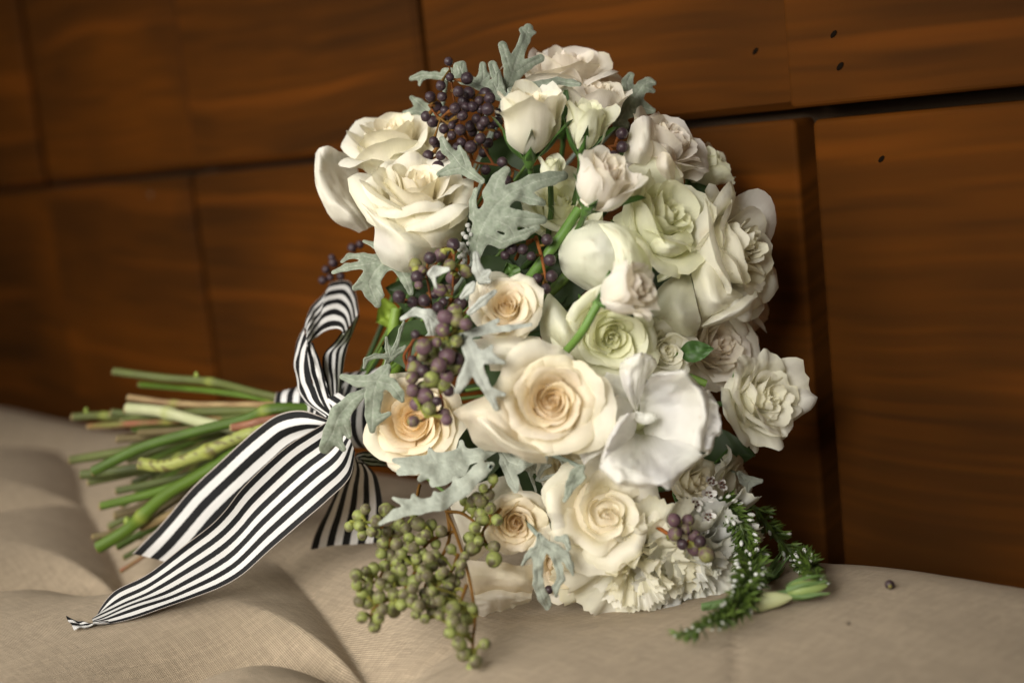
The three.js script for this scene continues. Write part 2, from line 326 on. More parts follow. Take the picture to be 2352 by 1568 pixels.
{
  const n = 300, m = 330, s0 = wS(...[0, 2].map((k) => G(-700, 1000).getComponent(k))) - 0.6, s1 = 0.62;
  const g = gridGeo(n, m, (u, v) => {
    const s = lerp(-1.35, s1, u), t = lerp(-0.02, 0.62, v), x = wallO.x + wallDir.x * s + wallN.x * t, z = wallO.z + wallDir.z * s + wallN.z * t;
    return [x, seatY(x, z), z];
  });
  const uv = g.attributes.uv; for (let i = 0; i < uv.count; i++) uv.setXY(i, lerp(-1.35, s1, uv.getX(i)) / 0.09, lerp(-0.02, 0.62, uv.getY(i)) / 0.09);
  const TH = 84, weave = (x, y) => { const a = x * TH, b = y * TH, over = (Math.floor(a) + Math.floor(b)) % 2 ? 1 : 0, ca = Math.sin((a % 1) * Math.PI), cb = Math.sin((b % 1) * Math.PI); return over ? ca * (0.6 + 0.4 * cb) : cb * (0.6 + 0.4 * ca); };
  const per = (f, x, y) => f(x, y);
  const wc = dataTex(1024, 1024, (x, y) => {
    const wv = weave(x, y), ta = h3(Math.floor(x * TH), Math.floor(y * 9), 5), tb = h3(Math.floor(y * TH), Math.floor(x * 9), 9);
    const k = 0.81 + 0.19 * wv + 0.07 * (ta - 0.5) + 0.07 * (tb - 0.5), sl = h3(Math.floor(x * TH), Math.floor(y * 20), 31) > 0.985 ? 1.05 : 1, dk = h3(Math.floor(y * TH), Math.floor(x * 14), 77) > 0.988 ? 0.94 : 1;
    return [190 * k * sl * dk / 255, 171 * k * sl * dk / 255, 146 * k * sl * dk / 255];
  }, true);
  const wb = dataTex(1024, 1024, (x, y) => weave(x, y) * 0.85 + 0.15 * h3(Math.floor(x * TH), Math.floor(y * 9), 5));
  const mat = new THREE.MeshPhysicalMaterial({ map: wc, bumpMap: wb, bumpScale: 0.0004, roughness: 0.9, sheen: 0.35, sheenRoughness: 0.5, sheenColor: new THREE.Color(0.8, 0.72, 0.6), specularIntensity: 0.3 });
  const seat = thing('tufted_seat', 'beige linen tufted seat cushion with deep folds under the bouquet', 'seat cushion');
  mesh('upholstery', g, mat, seat);
}
const seatAt = (px, py, up = 0) => { let h = 0.015; for (let i = 0; i < 6; i++) { const p = G(px, py, h); h = seatY(p.x, p.z) + up; } return G(px, py, h); };
// ---------------------------------------------------------------- felted grey lobed leaves (dusty miller)
const felt = dataTex(256, 256, (x, y) => 0.5 + 0.5 * fbm(x * 60, y * 60, 2, 2) + 0.3 * fbm(x * 14, y * 14, 4, 2));
const leafMat = new THREE.MeshPhysicalMaterial({ color: 0xffffff, vertexColors: true, roughness: 0.95, sheen: 0.3, sheenRoughness: 0.6, sheenColor: new THREE.Color(0.85, 0.85, 0.8), bumpMap: felt, bumpScale: 0.00018, specularIntensity: 0.25, side: THREE.DoubleSide });
// caps: chains of [x, y, r] points in the enlargement v; d: distance; tilt: how depth grows to the right / downward; bend: how the blade bows
function leafGeo(v, chains, d, o = {}) {
  const { tx = 0, ty = 0, bend = 0, bx = 0, wave = 1, res = 78, seed = 1, thick = 0.00045, rib = true, pale = 0, k = 19 } = o;
  const caps = []; for (const c of chains) for (let i = 0; i < c.length - 1; i++) caps.push([...c[i], ...c[i + 1]]);
  let x0 = 1e9, x1 = -1e9, y0 = 1e9, y1 = -1e9;
  for (const c of chains) for (const [x, y, r] of c) { x0 = Math.min(x0, x - r - 6); x1 = Math.max(x1, x + r + 6); y0 = Math.min(y0, y - r - 6); y1 = Math.max(y1, y + r + 6); }
  const step = Math.max(x1 - x0, y1 - y0) / res, nx = Math.ceil((x1 - x0) / step), ny = Math.ceil((y1 - y0) / step);
  const sd = (x, y) => {
    let acc = 0;
    for (const [ax, ay, ar, bx2, by, br] of caps) {
      const dx = bx2 - ax, dy = by - ay, t = clamp(((x - ax) * dx + (y - ay) * dy) / (dx * dx + dy * dy + 1e-9));
      acc += Math.exp(-(Math.hypot(x - ax - dx * t, y - ay - dy * t) - lerp(ar, br, t)) / k * 2.2);
    }
    return -Math.log(acc + 1e-12) * k / 2.2 + 2.0 * noise(x / 24 + seed, y / 24) * (k / 26) - 1;
  };
  const F = new Float32Array((nx + 1) * (ny + 1));
  for (let j = 0; j <= ny; j++) for (let i = 0; i <= nx; i++) F[j * (nx + 1) + i] = sd(x0 + i * step, y0 + j * step);
  const pts = [], tri = [], key = new Map();
  const vert = (x, y) => { const h = `${Math.round(x * 50)},${Math.round(y * 50)}`; if (!key.has(h)) { key.set(h, pts.length); pts.push([x, y]); } return key.get(h); };
  const edges = new Map();
  for (let j = 0; j < ny; j++) for (let i = 0; i < nx; i++) {
    const q = [[i, j], [i + 1, j], [i + 1, j + 1], [i, j + 1]].map(([a, b]) => [x0 + a * step, y0 + b * step, F[b * (nx + 1) + a]]);
    const poly = [];
    for (let m = 0; m < 4; m++) { const A = q[m], B = q[(m + 1) % 4]; if (A[2] <= 0) poly.push(vert(A[0], A[1])); if ((A[2] <= 0) !== (B[2] <= 0)) { const t = A[2] / (A[2] - B[2]); poly.push(vert(lerp(A[0], B[0], t), lerp(A[1], B[1], t))); } }
    for (let m = 1; m + 1 < poly.length; m++) if (poly[0] !== poly[m] && poly[m] !== poly[m + 1] && poly[0] !== poly[m + 1]) tri.push([poly[0], poly[m], poly[m + 1]]);
  }
  for (const t of tri) for (let m = 0; m < 3; m++) { const a = t[m], b = t[(m + 1) % 3], h = a < b ? a + '_' + b : b + '_' + a; edges.set(h, edges.has(h) ? null : [a, b]); }
  const s = 0.9408 / VW[v][2] * d / FPX, mx = (x0 + x1) / 2, my = (y0 + y1) / 2;
  const main = chains[0];
  const ribD = (x, y) => { let b = 1e9; for (const c of chains) for (let i = 0; i < c.length - 1; i++) { const [ax, ay] = c[i], [qx, qy] = c[i + 1], dx = qx - ax, dy = qy - ay, t = clamp(((x - ax) * dx + (y - ay) * dy) / (dx * dx + dy * dy + 1e-9)); b = Math.min(b, Math.hypot(x - ax - dx * t, y - ay - dy * t)); } return b; };
  const pos = [], col = [], uv = [], N = pts.length, Z = new Float32Array(N);
  for (let side = 0; side < 2; side++) pts.forEach(([x, y], i) => {
    const X0 = (x - mx) * s, Y0 = -(y - my) * s, f = sd(x, y), e = clamp(-f / (k * 0.55));
    const rd = ribD(x, y);
    let z = -tx * X0 + ty * Y0 - bend * Y0 * Y0 * 60 - bx * X0 * X0 * 60 + wave * 0.0016 * noise(x / 90 + seed, y / 90, seed) + wave * 0.0004 * noise(x / 46, y / 46, seed) - 0.0006 * (1 - e) * (1 - e) * (0.6 + 0.8 * noise(x / 60, y / 60, seed + 4));
    if (rib) z -= 0.0004 * Math.exp(-((rd / (k * 0.22)) ** 2));
    z += (side ? -1 : 1) * thick * 0.5 * Math.sqrt(Math.max(0.02, e));
    pos.push(X0, Y0, z);
    const n = 1 + 0.16 * fbm(x / 10, y / 10, seed, 3) + 0.1 * noise(x / 50, y / 50, seed), fz = clamp(0.5 + 0.55 * fbm(x / 16, y / 16, seed + 3, 3) - 0.25 * Math.exp(-((rd / (k * 0.25)) ** 2)) + 0.0);
    const base = mix3([0.29, 0.315, 0.255], [0.165, 0.20, 0.14], fz * (1 - pale)), pl = mix3(base, [0.48, 0.495, 0.455], pale * 0.8);
    const vein = Math.exp(-((rd / (k * 0.13)) ** 2)); const rim = mix3(mix3(pl, [0.42, 0.45, 0.37], 0.5 * vein), [0.42, 0.44, 0.37], 0.5 * (e < 0.28 ? 1 - e / 0.28 : 0));
    col.push(rim[0] * n, rim[1] * n, rim[2] * n); uv.push(X0 / 0.02, Y0 / 0.02);
  });
  const idx = [];
  for (const [a, b, c] of tri) { idx.push(a, c, b); idx.push(a + N, b + N, c + N); }
  for (const e of edges.values()) if (e) idx.push(e[0], e[1], e[1] + N, e[0], e[1] + N, e[0] + N);
  const g = new THREE.BufferGeometry();
  g.setAttribute('position', new THREE.Float32BufferAttribute(pos, 3)); g.setAttribute('color', new THREE.Float32BufferAttribute(col, 3)); g.setAttribute('uv', new THREE.Float32BufferAttribute(uv, 2));
  g.setIndex(idx); g.computeVertexNormals();
  return { g, at: PX(v, mx, my, d) };
}
const leafQ = new THREE.Quaternion().setFromRotationMatrix(new THREE.Matrix4().makeBasis(cR, cU, cF.clone().negate()));
function leaf(label, v, blades, d, o = {}) {
  const t = thing('dusty_miller_leaf', label, 'leaf', null, 'grey lobed leaves tucked among the flowers');
  blades = Array.isArray(blades[0][0][0]) ? blades : [blades];
  blades.forEach((b, i) => { const { g, at } = leafGeo(v, b, d + (i ? (o.step || 0.004) * i : 0), { ...o, seed: (o.seed || 1) + i * 5 }); if (!i) { t.position.copy(at); t.quaternion.copy(leafQ); t.updateMatrixWorld(true); } const m = mesh('blade', g, leafMat, t); if (i) m.position.copy(t.worldToLocal(at.clone())); });
  // stalk running back into the bouquet
  const st = blades[0][0][0], p0 = PX(v, st[0], st[1], d + 0.004), p1 = p0.clone().lerp(BIND, 0.3).addScaledVector(cF, 0.06);
  t.updateMatrixWorld(true);
  const g = tube([p0, p0.clone().lerp(p1, 0.3).addScaledVector(cF, 0.02), p1].map((p) => t.worldToLocal(p)), [0.0012, 0.0016], 6, 8);
  mesh('stalk', paint(g, () => [0.34, 0.4, 0.34]), leafMat, t);
  return t;
}
const BIND = P(790, 945, 0.925);      // where all the stems are bound
// ---------------------------------------------------------------- berries on branching stalks
const berryMat = new THREE.MeshPhysicalMaterial({ color: 0xffffff, vertexColors: true, roughness: 0.42, specularIntensity: 0.6, clearcoat: 0.12, clearcoatRoughness: 0.4 });
const greenMat = new THREE.MeshPhysicalMaterial({ color: 0xffffff, vertexColors: true, roughness: 0.5, specularIntensity: 0.5 });
const barkMat = new THREE.MeshPhysicalMaterial({ color: 0xffffff, vertexColors: true, roughness: 0.6, specularIntensity: 0.4, bumpMap: veinTex, bumpScale: 0.0004 });
function berryGeo(kind, seed) {     // unit berry, stalk end at -Y
  const g = new THREE.SphereGeometry(1, 18, 13), p = g.attributes.position, r = rng(seed * 5 + 1);
  const lo = kind === 'dark' ? 1.02 + 0.08 * r() : 1.08 + 0.16 * r(), S = seed * 9.1;
  for (let i = 0; i < p.count; i++) {
    let x = p.getX(i), y = p.getY(i), z = p.getZ(i); const k = 1 + 0.05 * noise(x * 1.6 + S, y * 1.6, z * 1.6), a = y < -0.4 ? 1 - 0.34 * ss(-0.4, -1, y) : 1, tp = y > 0.9 ? -0.05 * ss(0.9, 1, y) : 0;
    p.setXYZ(i, x * k * a, (y * lo + tp) * k - (y < -0.75 ? 0.22 * ss(-0.75, -1, y) : 0), z * k * a);
  }
  g.computeVertexNormals();
  const G1 = kind === 'green', M = kind === 'mix';
  return paint(g, (x, y, z) => {
    const n = fbm(x * 1.7 + S, y * 1.7, z * 1.7, 3), m = fbm(x * 9 + S, y * 9, z * 9, 2), sp = noise(x * 13, y * 13, z * 13 + S) > 0.62 ? 1 : 0;
    let c;
    if (G1) { c = mix3([0.26, 0.295, 0.080], [0.16, 0.18, 0.06], clamp(0.4 + 0.9 * n)); c = mix3(c, [0.11, 0.075, 0.065], 0.7 * ss(0.15, 0.55, n * 0.9 + 0.45 * (seed % 3) * 0.5 + 0.25 * y - 0.1)); if (y < -0.85) c = mix3(c, [0.26, 0.28, 0.06], 0.7); if (y > 1.0) c = mix3(c, [0.05, 0.035, 0.02], 0.6); }
    else if (M) { c = mix3([0.11, 0.062, 0.075], [0.19, 0.19, 0.065], ss(-0.15, 0.35, n + 0.2 * (seed % 4) - 0.42)); if (y < -0.8) c = mix3(c, [0.33, 0.34, 0.07], 0.8); }
    else { c = mix3([0.028, 0.017, 0.024], [0.052, 0.030, 0.034], clamp(0.5 + n)); if (y < -0.88) c = mix3(c, [0.13, 0.10, 0.03], 0.6); }
    c = mix3(c, [c[0] * 1.5 + 0.012, c[1] * 1.5 + 0.012, c[2] * 1.5 + 0.014], 0.25 * clamp(0.5 + m)); // waxy bloom
    if (sp) c = mix3(c, [0.2, 0.16, 0.12], 0.25);
    return c;
  });
}
const BG = { dark: [], green: [], mix: [] };
for (const k in BG) for (let i = 0; i < 9; i++) BG[k].push(berryGeo(k, i + 1));
function barkGeo(pts, r, c, seed = 1) { return paint(capTube(pts, r, 7, Math.max(6, pts.length * 4)), (x, y, z) => { const k = 1 + 0.35 * fbm(x * 500, y * 500, z * 500, 2); return [c[0] * k, c[1] * k, c[2] * k]; }); }
const RUST = [0.20, 0.066, 0.018], OLIVE = [0.22, 0.14, 0.03], YGRN = [0.24, 0.27, 0.05];
// v enlargement, branches [[x,y,dd]..], berries [x,y,r?,kind?], d base distance, kind default
function sprig(name, label, v, d, branches, berries, o = {}) {
  const { kind = 'dark', r0 = 40, bark = RUST, br = 9, jit = 0.012, seed = 1, slope = 0, rs = 1 } = o;
  const t = thing(name, label, 'berry sprig', null, o.group);
  const rnd = rng(seed * 91 + 7), y0 = branches[0][0][1];
  const dep = (y) => d + slope * (y - y0);
  t.position.copy(PX(v, branches[0][0][0], branches[0][0][1], d)); t.updateMatrixWorld(true);
  const all = [];
  branches.forEach((b, i) => {
    const pts = b.map(([x, y, dd = 0]) => PX(v, x, y, dep(y) + dd + 0.004)), c = new THREE.CatmullRomCurve3(pts);
    for (let k = 0; k <= 24; k++) all.push(c.getPoint(k / 24));
    const r = RX(v, b.r || br, d);
    mesh('branch', barkGeo(pts.map((p) => p.clone().sub(t.position)), [r * 1.15, r, r * 0.8], bark), barkMat, t);
  });
  berries.forEach(([x, y, r = r0, kd = kind], i) => {
    const dd = dep(y) + (rnd() - 0.5) * 2 * jit, rad = RX(v, rs * r * (0.94 + 0.26 * rnd()), dd), c = PX(v, x, y, dd);
    let best = all[0], bd = 1e9; for (const a of all) { const q = a.distanceToSquared(c) * (0.8 + 0.5 * rnd()); if (q < bd) { bd = q; best = a; } }
    const dir = c.clone().sub(best); const len = dir.length(); dir.normalize();
    dir.addScaledVector(camDir(rnd() - 0.5, rnd() - 0.6, 0.6 * rnd() - 0.1), 0.7).normalize();
    const m = mesh('berry', BG[kd][Math.floor(rnd() * 9)], kd === 'dark' ? berryMat : greenMat, t);
    m.position.copy(c).sub(t.position); aim(m, dir, rnd() * 6); m.scale.setScalar(rad);
    if (len > rad * 0.9) { // its little stalk
      const e = c.clone().addScaledVector(dir, -rad * 1.1), q = e.clone().lerp(best, 0.5).addScaledVector(dir, -rad * 0.5), pc = kd === 'dark' ? mix3(RUST, OLIVE, rnd()) : mix3(YGRN, OLIVE, rnd() * 0.6), pr = Math.min(0.0011, rad * 0.27);
      mesh('stalk', barkGeo([e, q, best].map((p) => p.clone().sub(t.position)), [pr * 1.5, pr * 0.8, pr * 0.8], pc), barkMat, t);
    }
  });
  return t;
}
// ---------------------------------------------------------------- flowers
function stemTo(t, col = [0.06, 0.12, 0.025], r = 0.0018, sag = 0.02) {    // the flower's own stem, running back to the binding
  t.updateMatrixWorld(true);
  const a = t.position.clone(), dir = V3(0, 1, 0).applyQuaternion(t.quaternion), b = a.clone().addScaledVector(dir, -0.03).addScaledVector(cF, 0.015), c = BIND.clone();
  const m = b.clone().lerp(c, 0.5).addScaledVector(cF, 0.035);
  const g = tube([a, b, m, c].map((p) => t.worldToLocal(p.clone())), [r * 0.9, r, r, r * 0.9], 8, 14);
  mesh('stem', paint(g, (x, y, z) => { const k = 1 + 0.25 * fbm(x * 200, y * 200, z * 200, 2); return [col[0] * k, col[1] * k, col[2] * k]; }), sepalMat, t);
}
// a single broad petal read off the photo as a net of points [x, y, distance]
function patchGeo(v, rows, seed = 1, n = 22, crumple = 0.0011, ruffle = 0, fold = 0) {
  const pts = rows.map((r) => r.map(([x, y, d]) => PX(v, x, y, d)));
  const sp = (arr, t) => { const k = t * (arr.length - 1), i = Math.min(arr.length - 2, Math.floor(k)), f = k - i, p = (j) => arr[clamp(j, 0, arr.length - 1)]; const o = V3(0, 0, 0); for (const ax of ['x', 'y', 'z']) { const a = p(i - 1)[ax], b = p(i)[ax], c = p(i + 1)[ax], d = p(i + 2)[ax]; o[ax] = 0.5 * (2 * b + (c - a) * f + (2 * a - 5 * b + 4 * c - d) * f * f + (3 * b - a - 3 * c + d) * f * f * f); } return o; };
  return gridGeo(n, n, (u, w) => {
    const q = sp(pts.map((r) => sp(r, u)), w), e = noise(u * 5 + seed, w * 5, seed) * crumple + noise(u * 12, w * 12, seed) * crumple * 0.35 + ruffle * w ** 3 * (Math.sin(u * 17 + seed + 2 * noise(u * 4, w, seed)) + 0.6 * noise(u * 14, w * 2, seed)) + fold * w * noise(u * 9 + 1.5 * w, w * 0.8, seed + 11);
    q.addScaledVector(cF, e).addScaledVector(cU, e * 0.4 * noise(u * 9, w * 9, seed + 3)); return [q.x, q.y, q.z];
  });
}
function addPatch(t, v, rows, tone, seed, n, cr, rf, fo) {
  const g = patchGeo(v, rows, seed, n, cr, rf, fo); t.updateMatrixWorld(true);
  g.applyMatrix4(new THREE.Matrix4().copy(t.matrixWorld).invert()); g.computeVertexNormals();
  mesh('petal', tint(g, tone, seed, 0.6), WHITE, t);
}
const RG = 'pale roses of the bouquet';
const rr = (wpx, d) => wpx * d / FPX / 1.85;
{ // back-left cream rose with its broad drooping petal
  const t = rose('rose', 'ivory rose with one broad petal flaring outward, beside dark berries', RG, 912, 372, 0.868, [-0.12, 0.86, 0.42], { R: rr(212, 0.868), seed: 11, hue: 'cream', tall: 1.28, open: 0.42, curl: 0.75, n: 22 });
  addPatch(t, 'c3', [
    [[92, 385, 0.872], [140, 345, 0.866], [215, 342, 0.862], [300, 388, 0.872], [385, 398, 0.89]],
    [[84, 560, 0.862], [150, 520, 0.866], [240, 505, 0.878], [330, 540, 0.892], [430, 560, 0.90]],
    [[130, 730, 0.856], [215, 705, 0.85], [320, 705, 0.862], [400, 690, 0.882], [470, 680, 0.90]],
    [[235, 905, 0.858], [330, 870, 0.846], [420, 835, 0.854], [490, 820, 0.875], [540, 800, 0.892]],
    [[400, 995, 0.868], [450, 985, 0.862], [500, 965, 0.866], [540, 940, 0.876], [570, 920, 0.886]]], SAT.cream[2], 3, 34, 0.0022, 0.0018, 0.0015);
  stemTo(t);
}
{ // front-left cream rose seen from the side, rolled rims
  const t = rose('rose', 'ivory rose with rolled petal rims and peach heart, in front of flaring rose', RG, 958, 468, 0.808, [0.08, 0.80, 0.60], { R: rr(232, 0.808), seed: 21, hue: 'cream', tall: 1.3, open: 0.35, curl: 1.15, n: 24, mid: 0.75 });
  addPatch(t, 'c3', [
    [[440, 760, 0.80], [560, 850, 0.79], [700, 920, 0.783], [850, 985, 0.786], [980, 1000, 0.795]],
    [[470, 810, 0.796], [580, 920, 0.784], [720, 990, 0.776], [860, 1030, 0.78], [965, 1030, 0.79]],
    [[545, 960, 0.806], [650, 1040, 0.784], [780, 1090, 0.776], [900, 1110, 0.782], [1060, 1110, 0.80]],
    [[540, 1110, 0.815], [660, 1170, 0.792], [780, 1220, 0.785], [900, 1230, 0.79], [1040, 1200, 0.81]],
    [[600, 1230, 0.835], [680, 1270, 0.815], [770, 1300, 0.81], [860, 1300, 0.815], [960, 1270, 0.83]]], SAT.cream[2], 5, 24, 0.0012);
  addPatch(t, 'c3', [
    [[690, 870, 0.792], [820, 830, 0.79], [1000, 800, 0.792], [1130, 830, 0.795], [1265, 880, 0.80]],
    [[720, 930, 0.79], [860, 900, 0.783], [1010, 880, 0.784], [1140, 900, 0.79], [1250, 930, 0.80]],
    [[800, 1010, 0.79], [920, 1000, 0.783], [1040, 1000, 0.785], [1150, 1010, 0.795], [1220, 1020, 0.81]],
    [[860, 1100, 0.795], [960, 1110, 0.79], [1060, 1110, 0.795], [1140, 1090, 0.805], [1210, 1070, 0.82]]], SAT.cream[1], 6, 20, 0.0009);
  stemTo(t);
}
const BUDO = { n: 17, open: 0.08, curl: 0.45, tall: 1.42, wav: 0.07, heart: 0.92, sep: 1.15, sepOpen: 0.12, cal: 0.95 };
{ const t = rose('rosebud', 'cream spray rosebud with slim green sepals beside the dark berries', 'small spray roses', 1216, 292, 0.788, [0.0, 0.9, 0.42], { ...BUDO, R: rr(176, 0.788), seed: 31, hue: 'cream', mid: 0.72, open: 0.02, curl: 0.35, tall: 1.5 }); stemTo(t); }
{ const t = rose('rosebud', 'tight greenish rosebud with one wide green sepal at its side', 'small spray roses', 1341, 305, 0.79, [0.12, 0.93, 0.3], { ...BUDO, R: rr(112, 0.79), seed: 33, hue: 'green', mid: 0.78, n: 13, open: -0.1, tall: 1.75, sep: 1.5 }); stemTo(t); }
{ const t = rose('rosebud', 'small closed green bud below the cream spray rosebud', 'small spray roses', 1266, 398, 0.795, [0.05, 0.95, 0.3], { ...BUDO, R: rr(66, 0.795), seed: 35, hue: 'green', n: 9, open: -0.2, tall: 1.6, mid: 0.7, nu: 10, nv: 12 }); stemTo(t); }
{ const t = rose('rosebud', 'half open blush rosebud with crumpled heart above the greenish rose', 'small spray roses', 1380, 428, 0.762, [0.42, 0.72, 0.55], { ...BUDO, R: rr(168, 0.762), seed: 37, hue: 'blush', open: 0.1, wav: 0.09, n: 18, mid: 0.66, curl: 0.45, tall: 1.3 }); stemTo(t); }
{ const t = rose('rosebud', 'pink blush rosebud on a bent green stem before the pale roses', 'small spray roses', 1432, 672, 0.732, [0.80, 0.30, 0.52], { ...BUDO, R: rr(140, 0.732), seed: 39, hue: 'blush', open: 0.12, wav: 0.1, n: 20, mid: 0.78, sep: 0.95 });
  t.updateMatrixWorld(true); const b = t.position.clone(), dir = V3(0, 1, 0).applyQuaternion(t.quaternion);
  const g = tube([b.clone().addScaledVector(dir, -0.002), P(1338, 760, 0.742), P(1290, 815, 0.76), P(1220, 850, 0.82)].map((p) => t.worldToLocal(p)), [0.0024, 0.0022, 0.0022, 0.0022], 8, 20);
  mesh('stem', paint(g, (x, y, z) => { const k = 1 + 0.2 * fbm(x * 200, y * 200, z * 200, 2); return [0.13 * k, 0.25 * k, 0.04 * k]; }), sepalMat, t); }
{ const t = rose('rose', 'pale rose at the crown of the bouquet behind grey leaves', RG, 1296, 205, 0.862, [0.05, 0.92, 0.38], { R: rr(240, 0.862), seed: 41, hue: 'blush', tall: 1.15, open: 0.5, n: 20 }); stemTo(t); }
{ const t = rose('rose', 'pale blush rose just behind the tight greenish rosebud', RG, 1362, 262, 0.835, [0.1, 0.93, 0.35], { R: rr(150, 0.835), seed: 43, hue: 'blush', tall: 1.3, open: 0.2, n: 16, curl: 0.6 }); stemTo(t); }
{ const t = rose('rose', 'blush rose with long smooth petals beside two dark berries', RG, 1500, 362, 0.825, [0.62, 0.68, 0.38], { R: rr(200, 0.825), seed: 45, hue: 'blush', tall: 1.25, open: 0.45, n: 20, curl: 0.7 });
  addPatch(t, 'c2', [
    [[600, 640, 0.80], [650, 590, 0.797], [700, 570, 0.797], [750, 580, 0.80], [780, 620, 0.81]],
    [[575, 740, 0.80], [640, 720, 0.79], [700, 700, 0.787], [750, 700, 0.79], [785, 720, 0.805]],
    [[550, 830, 0.80], [610, 830, 0.79], [680, 830, 0.785], [740, 840, 0.79], [780, 850, 0.805]],
    [[530, 920, 0.81], [590, 930, 0.80], [650, 940, 0.795], [710, 950, 0.80], [760, 960, 0.81]]], SAT.blush[2], 7, 18, 0.0008);
  addPatch(t, 'c2', [
    [[790, 790, 0.81], [830, 785, 0.803], [880, 800, 0.80], [920, 830, 0.803], [945, 880, 0.81]],
    [[785, 870, 0.805], [830, 870, 0.795], [880, 880, 0.792], [920, 900, 0.797], [948, 950, 0.808]],
    [[775, 950, 0.805], [820, 960, 0.795], [870, 980, 0.793], [915, 1010, 0.80], [945, 1040, 0.81]],
    [[760, 990, 0.815], [810, 1010, 0.805], [860, 1050, 0.803], [900, 1090, 0.807], [925, 1115, 0.815]]], SAT.blush[1], 8, 18, 0.0007);
  stemTo(t); }
{ const t = rose('rose', 'small greenish rose against the wooden wall above the ruffled rose', RG, 1612, 402, 0.862, [0.75, 0.6, 0.2], { R: rr(112, 0.862), seed: 47, hue: 'green', tall: 1.4, open: 0.2, n: 14, curl: 0.6 }); stemTo(t); }
{ // green-white rose with the big pale outer petal
  const t = rose('rose', 'greenish white rose with a huge smooth outer petal above the pink bud', RG, 1492, 520, 0.80, [0.66, 0.42, 0.62], { R: rr(236, 0.80), seed: 51, hue: 'green', tall: 1.15, open: 0.65, n: 24, curl: 0.8, wav: 0.07 });
  addPatch(t, 'c4', [
    [[470, 310, 0.7944], [640, 272, 0.7854], [800, 290, 0.7824], [950, 335, 0.7854], [1050, 410, 0.7944]],
    [[410, 410, 0.7884], [590, 390, 0.7740], [760, 400, 0.7692], [950, 430, 0.7734], [1080, 480, 0.7872]],
    [[388, 545, 0.7884], [560, 545, 0.7716], [740, 550, 0.7656], [950, 565, 0.7704], [1092, 600, 0.7836]],
    [[430, 690, 0.7926], [580, 705, 0.7776], [740, 720, 0.7722], [920, 725, 0.7764], [1080, 730, 0.7866]],
    [[580, 805, 0.8016], [680, 830, 0.7914], [780, 850, 0.7884], [900, 860, 0.7914], [1000, 850, 0.7980]]], [0.93, 0.935, 0.77], 9, 34, 0.0016, 0.0012, 0.0008);
  addPatch(t, 'c4', [
    [[690, 300, 0.776], [820, 300, 0.773], [950, 345, 0.776], [1055, 420, 0.786]],
    [[770, 400, 0.766], [880, 410, 0.763], [990, 450, 0.768], [1095, 500, 0.780]],
    [[820, 540, 0.763], [910, 550, 0.760], [1010, 575, 0.765], [1105, 610, 0.778]],
    [[800, 680, 0.768], [900, 690, 0.765], [1000, 705, 0.770], [1090, 735, 0.781]],
    [[740, 815, 0.782], [850, 840, 0.779], [940, 860, 0.782], [1015, 855, 0.79]]], SAT.green[2], 90, 26, 0.001, 0.0012, 0.0008);
  addPatch(t, 'c4', [
    [[1080, 400, 0.79], [1150, 370, 0.782], [1240, 390, 0.78], [1310, 370, 0.786], [1380, 330, 0.80]],
    [[1090, 470, 0.785], [1170, 450, 0.775], [1250, 460, 0.772], [1330, 440, 0.78], [1420, 420, 0.79]],
    [[1095, 540, 0.785], [1170, 530, 0.778], [1250, 520, 0.775], [1330, 520, 0.78], [1400, 480, 0.79]],
    [[1140, 640, 0.80], [1190, 600, 0.795], [1250, 570, 0.79], [1310, 540, 0.795], [1360, 510, 0.80]]], SAT.green[1], 10, 20, 0.001);
  addPatch(t, 'c4', [
    [[1140, 700, 0.805], [1220, 640, 0.798], [1300, 590, 0.795], [1370, 550, 0.80], [1410, 520, 0.806]],
    [[1145, 740, 0.798], [1220, 690, 0.79], [1300, 640, 0.788], [1370, 590, 0.793], [1415, 570, 0.80]],
    [[1150, 752, 0.80], [1220, 725, 0.793], [1300, 670, 0.79], [1370, 620, 0.796], [1400, 590, 0.802]]], SAT.green[2], 12, 16, 0.0008);
  stemTo(t); }
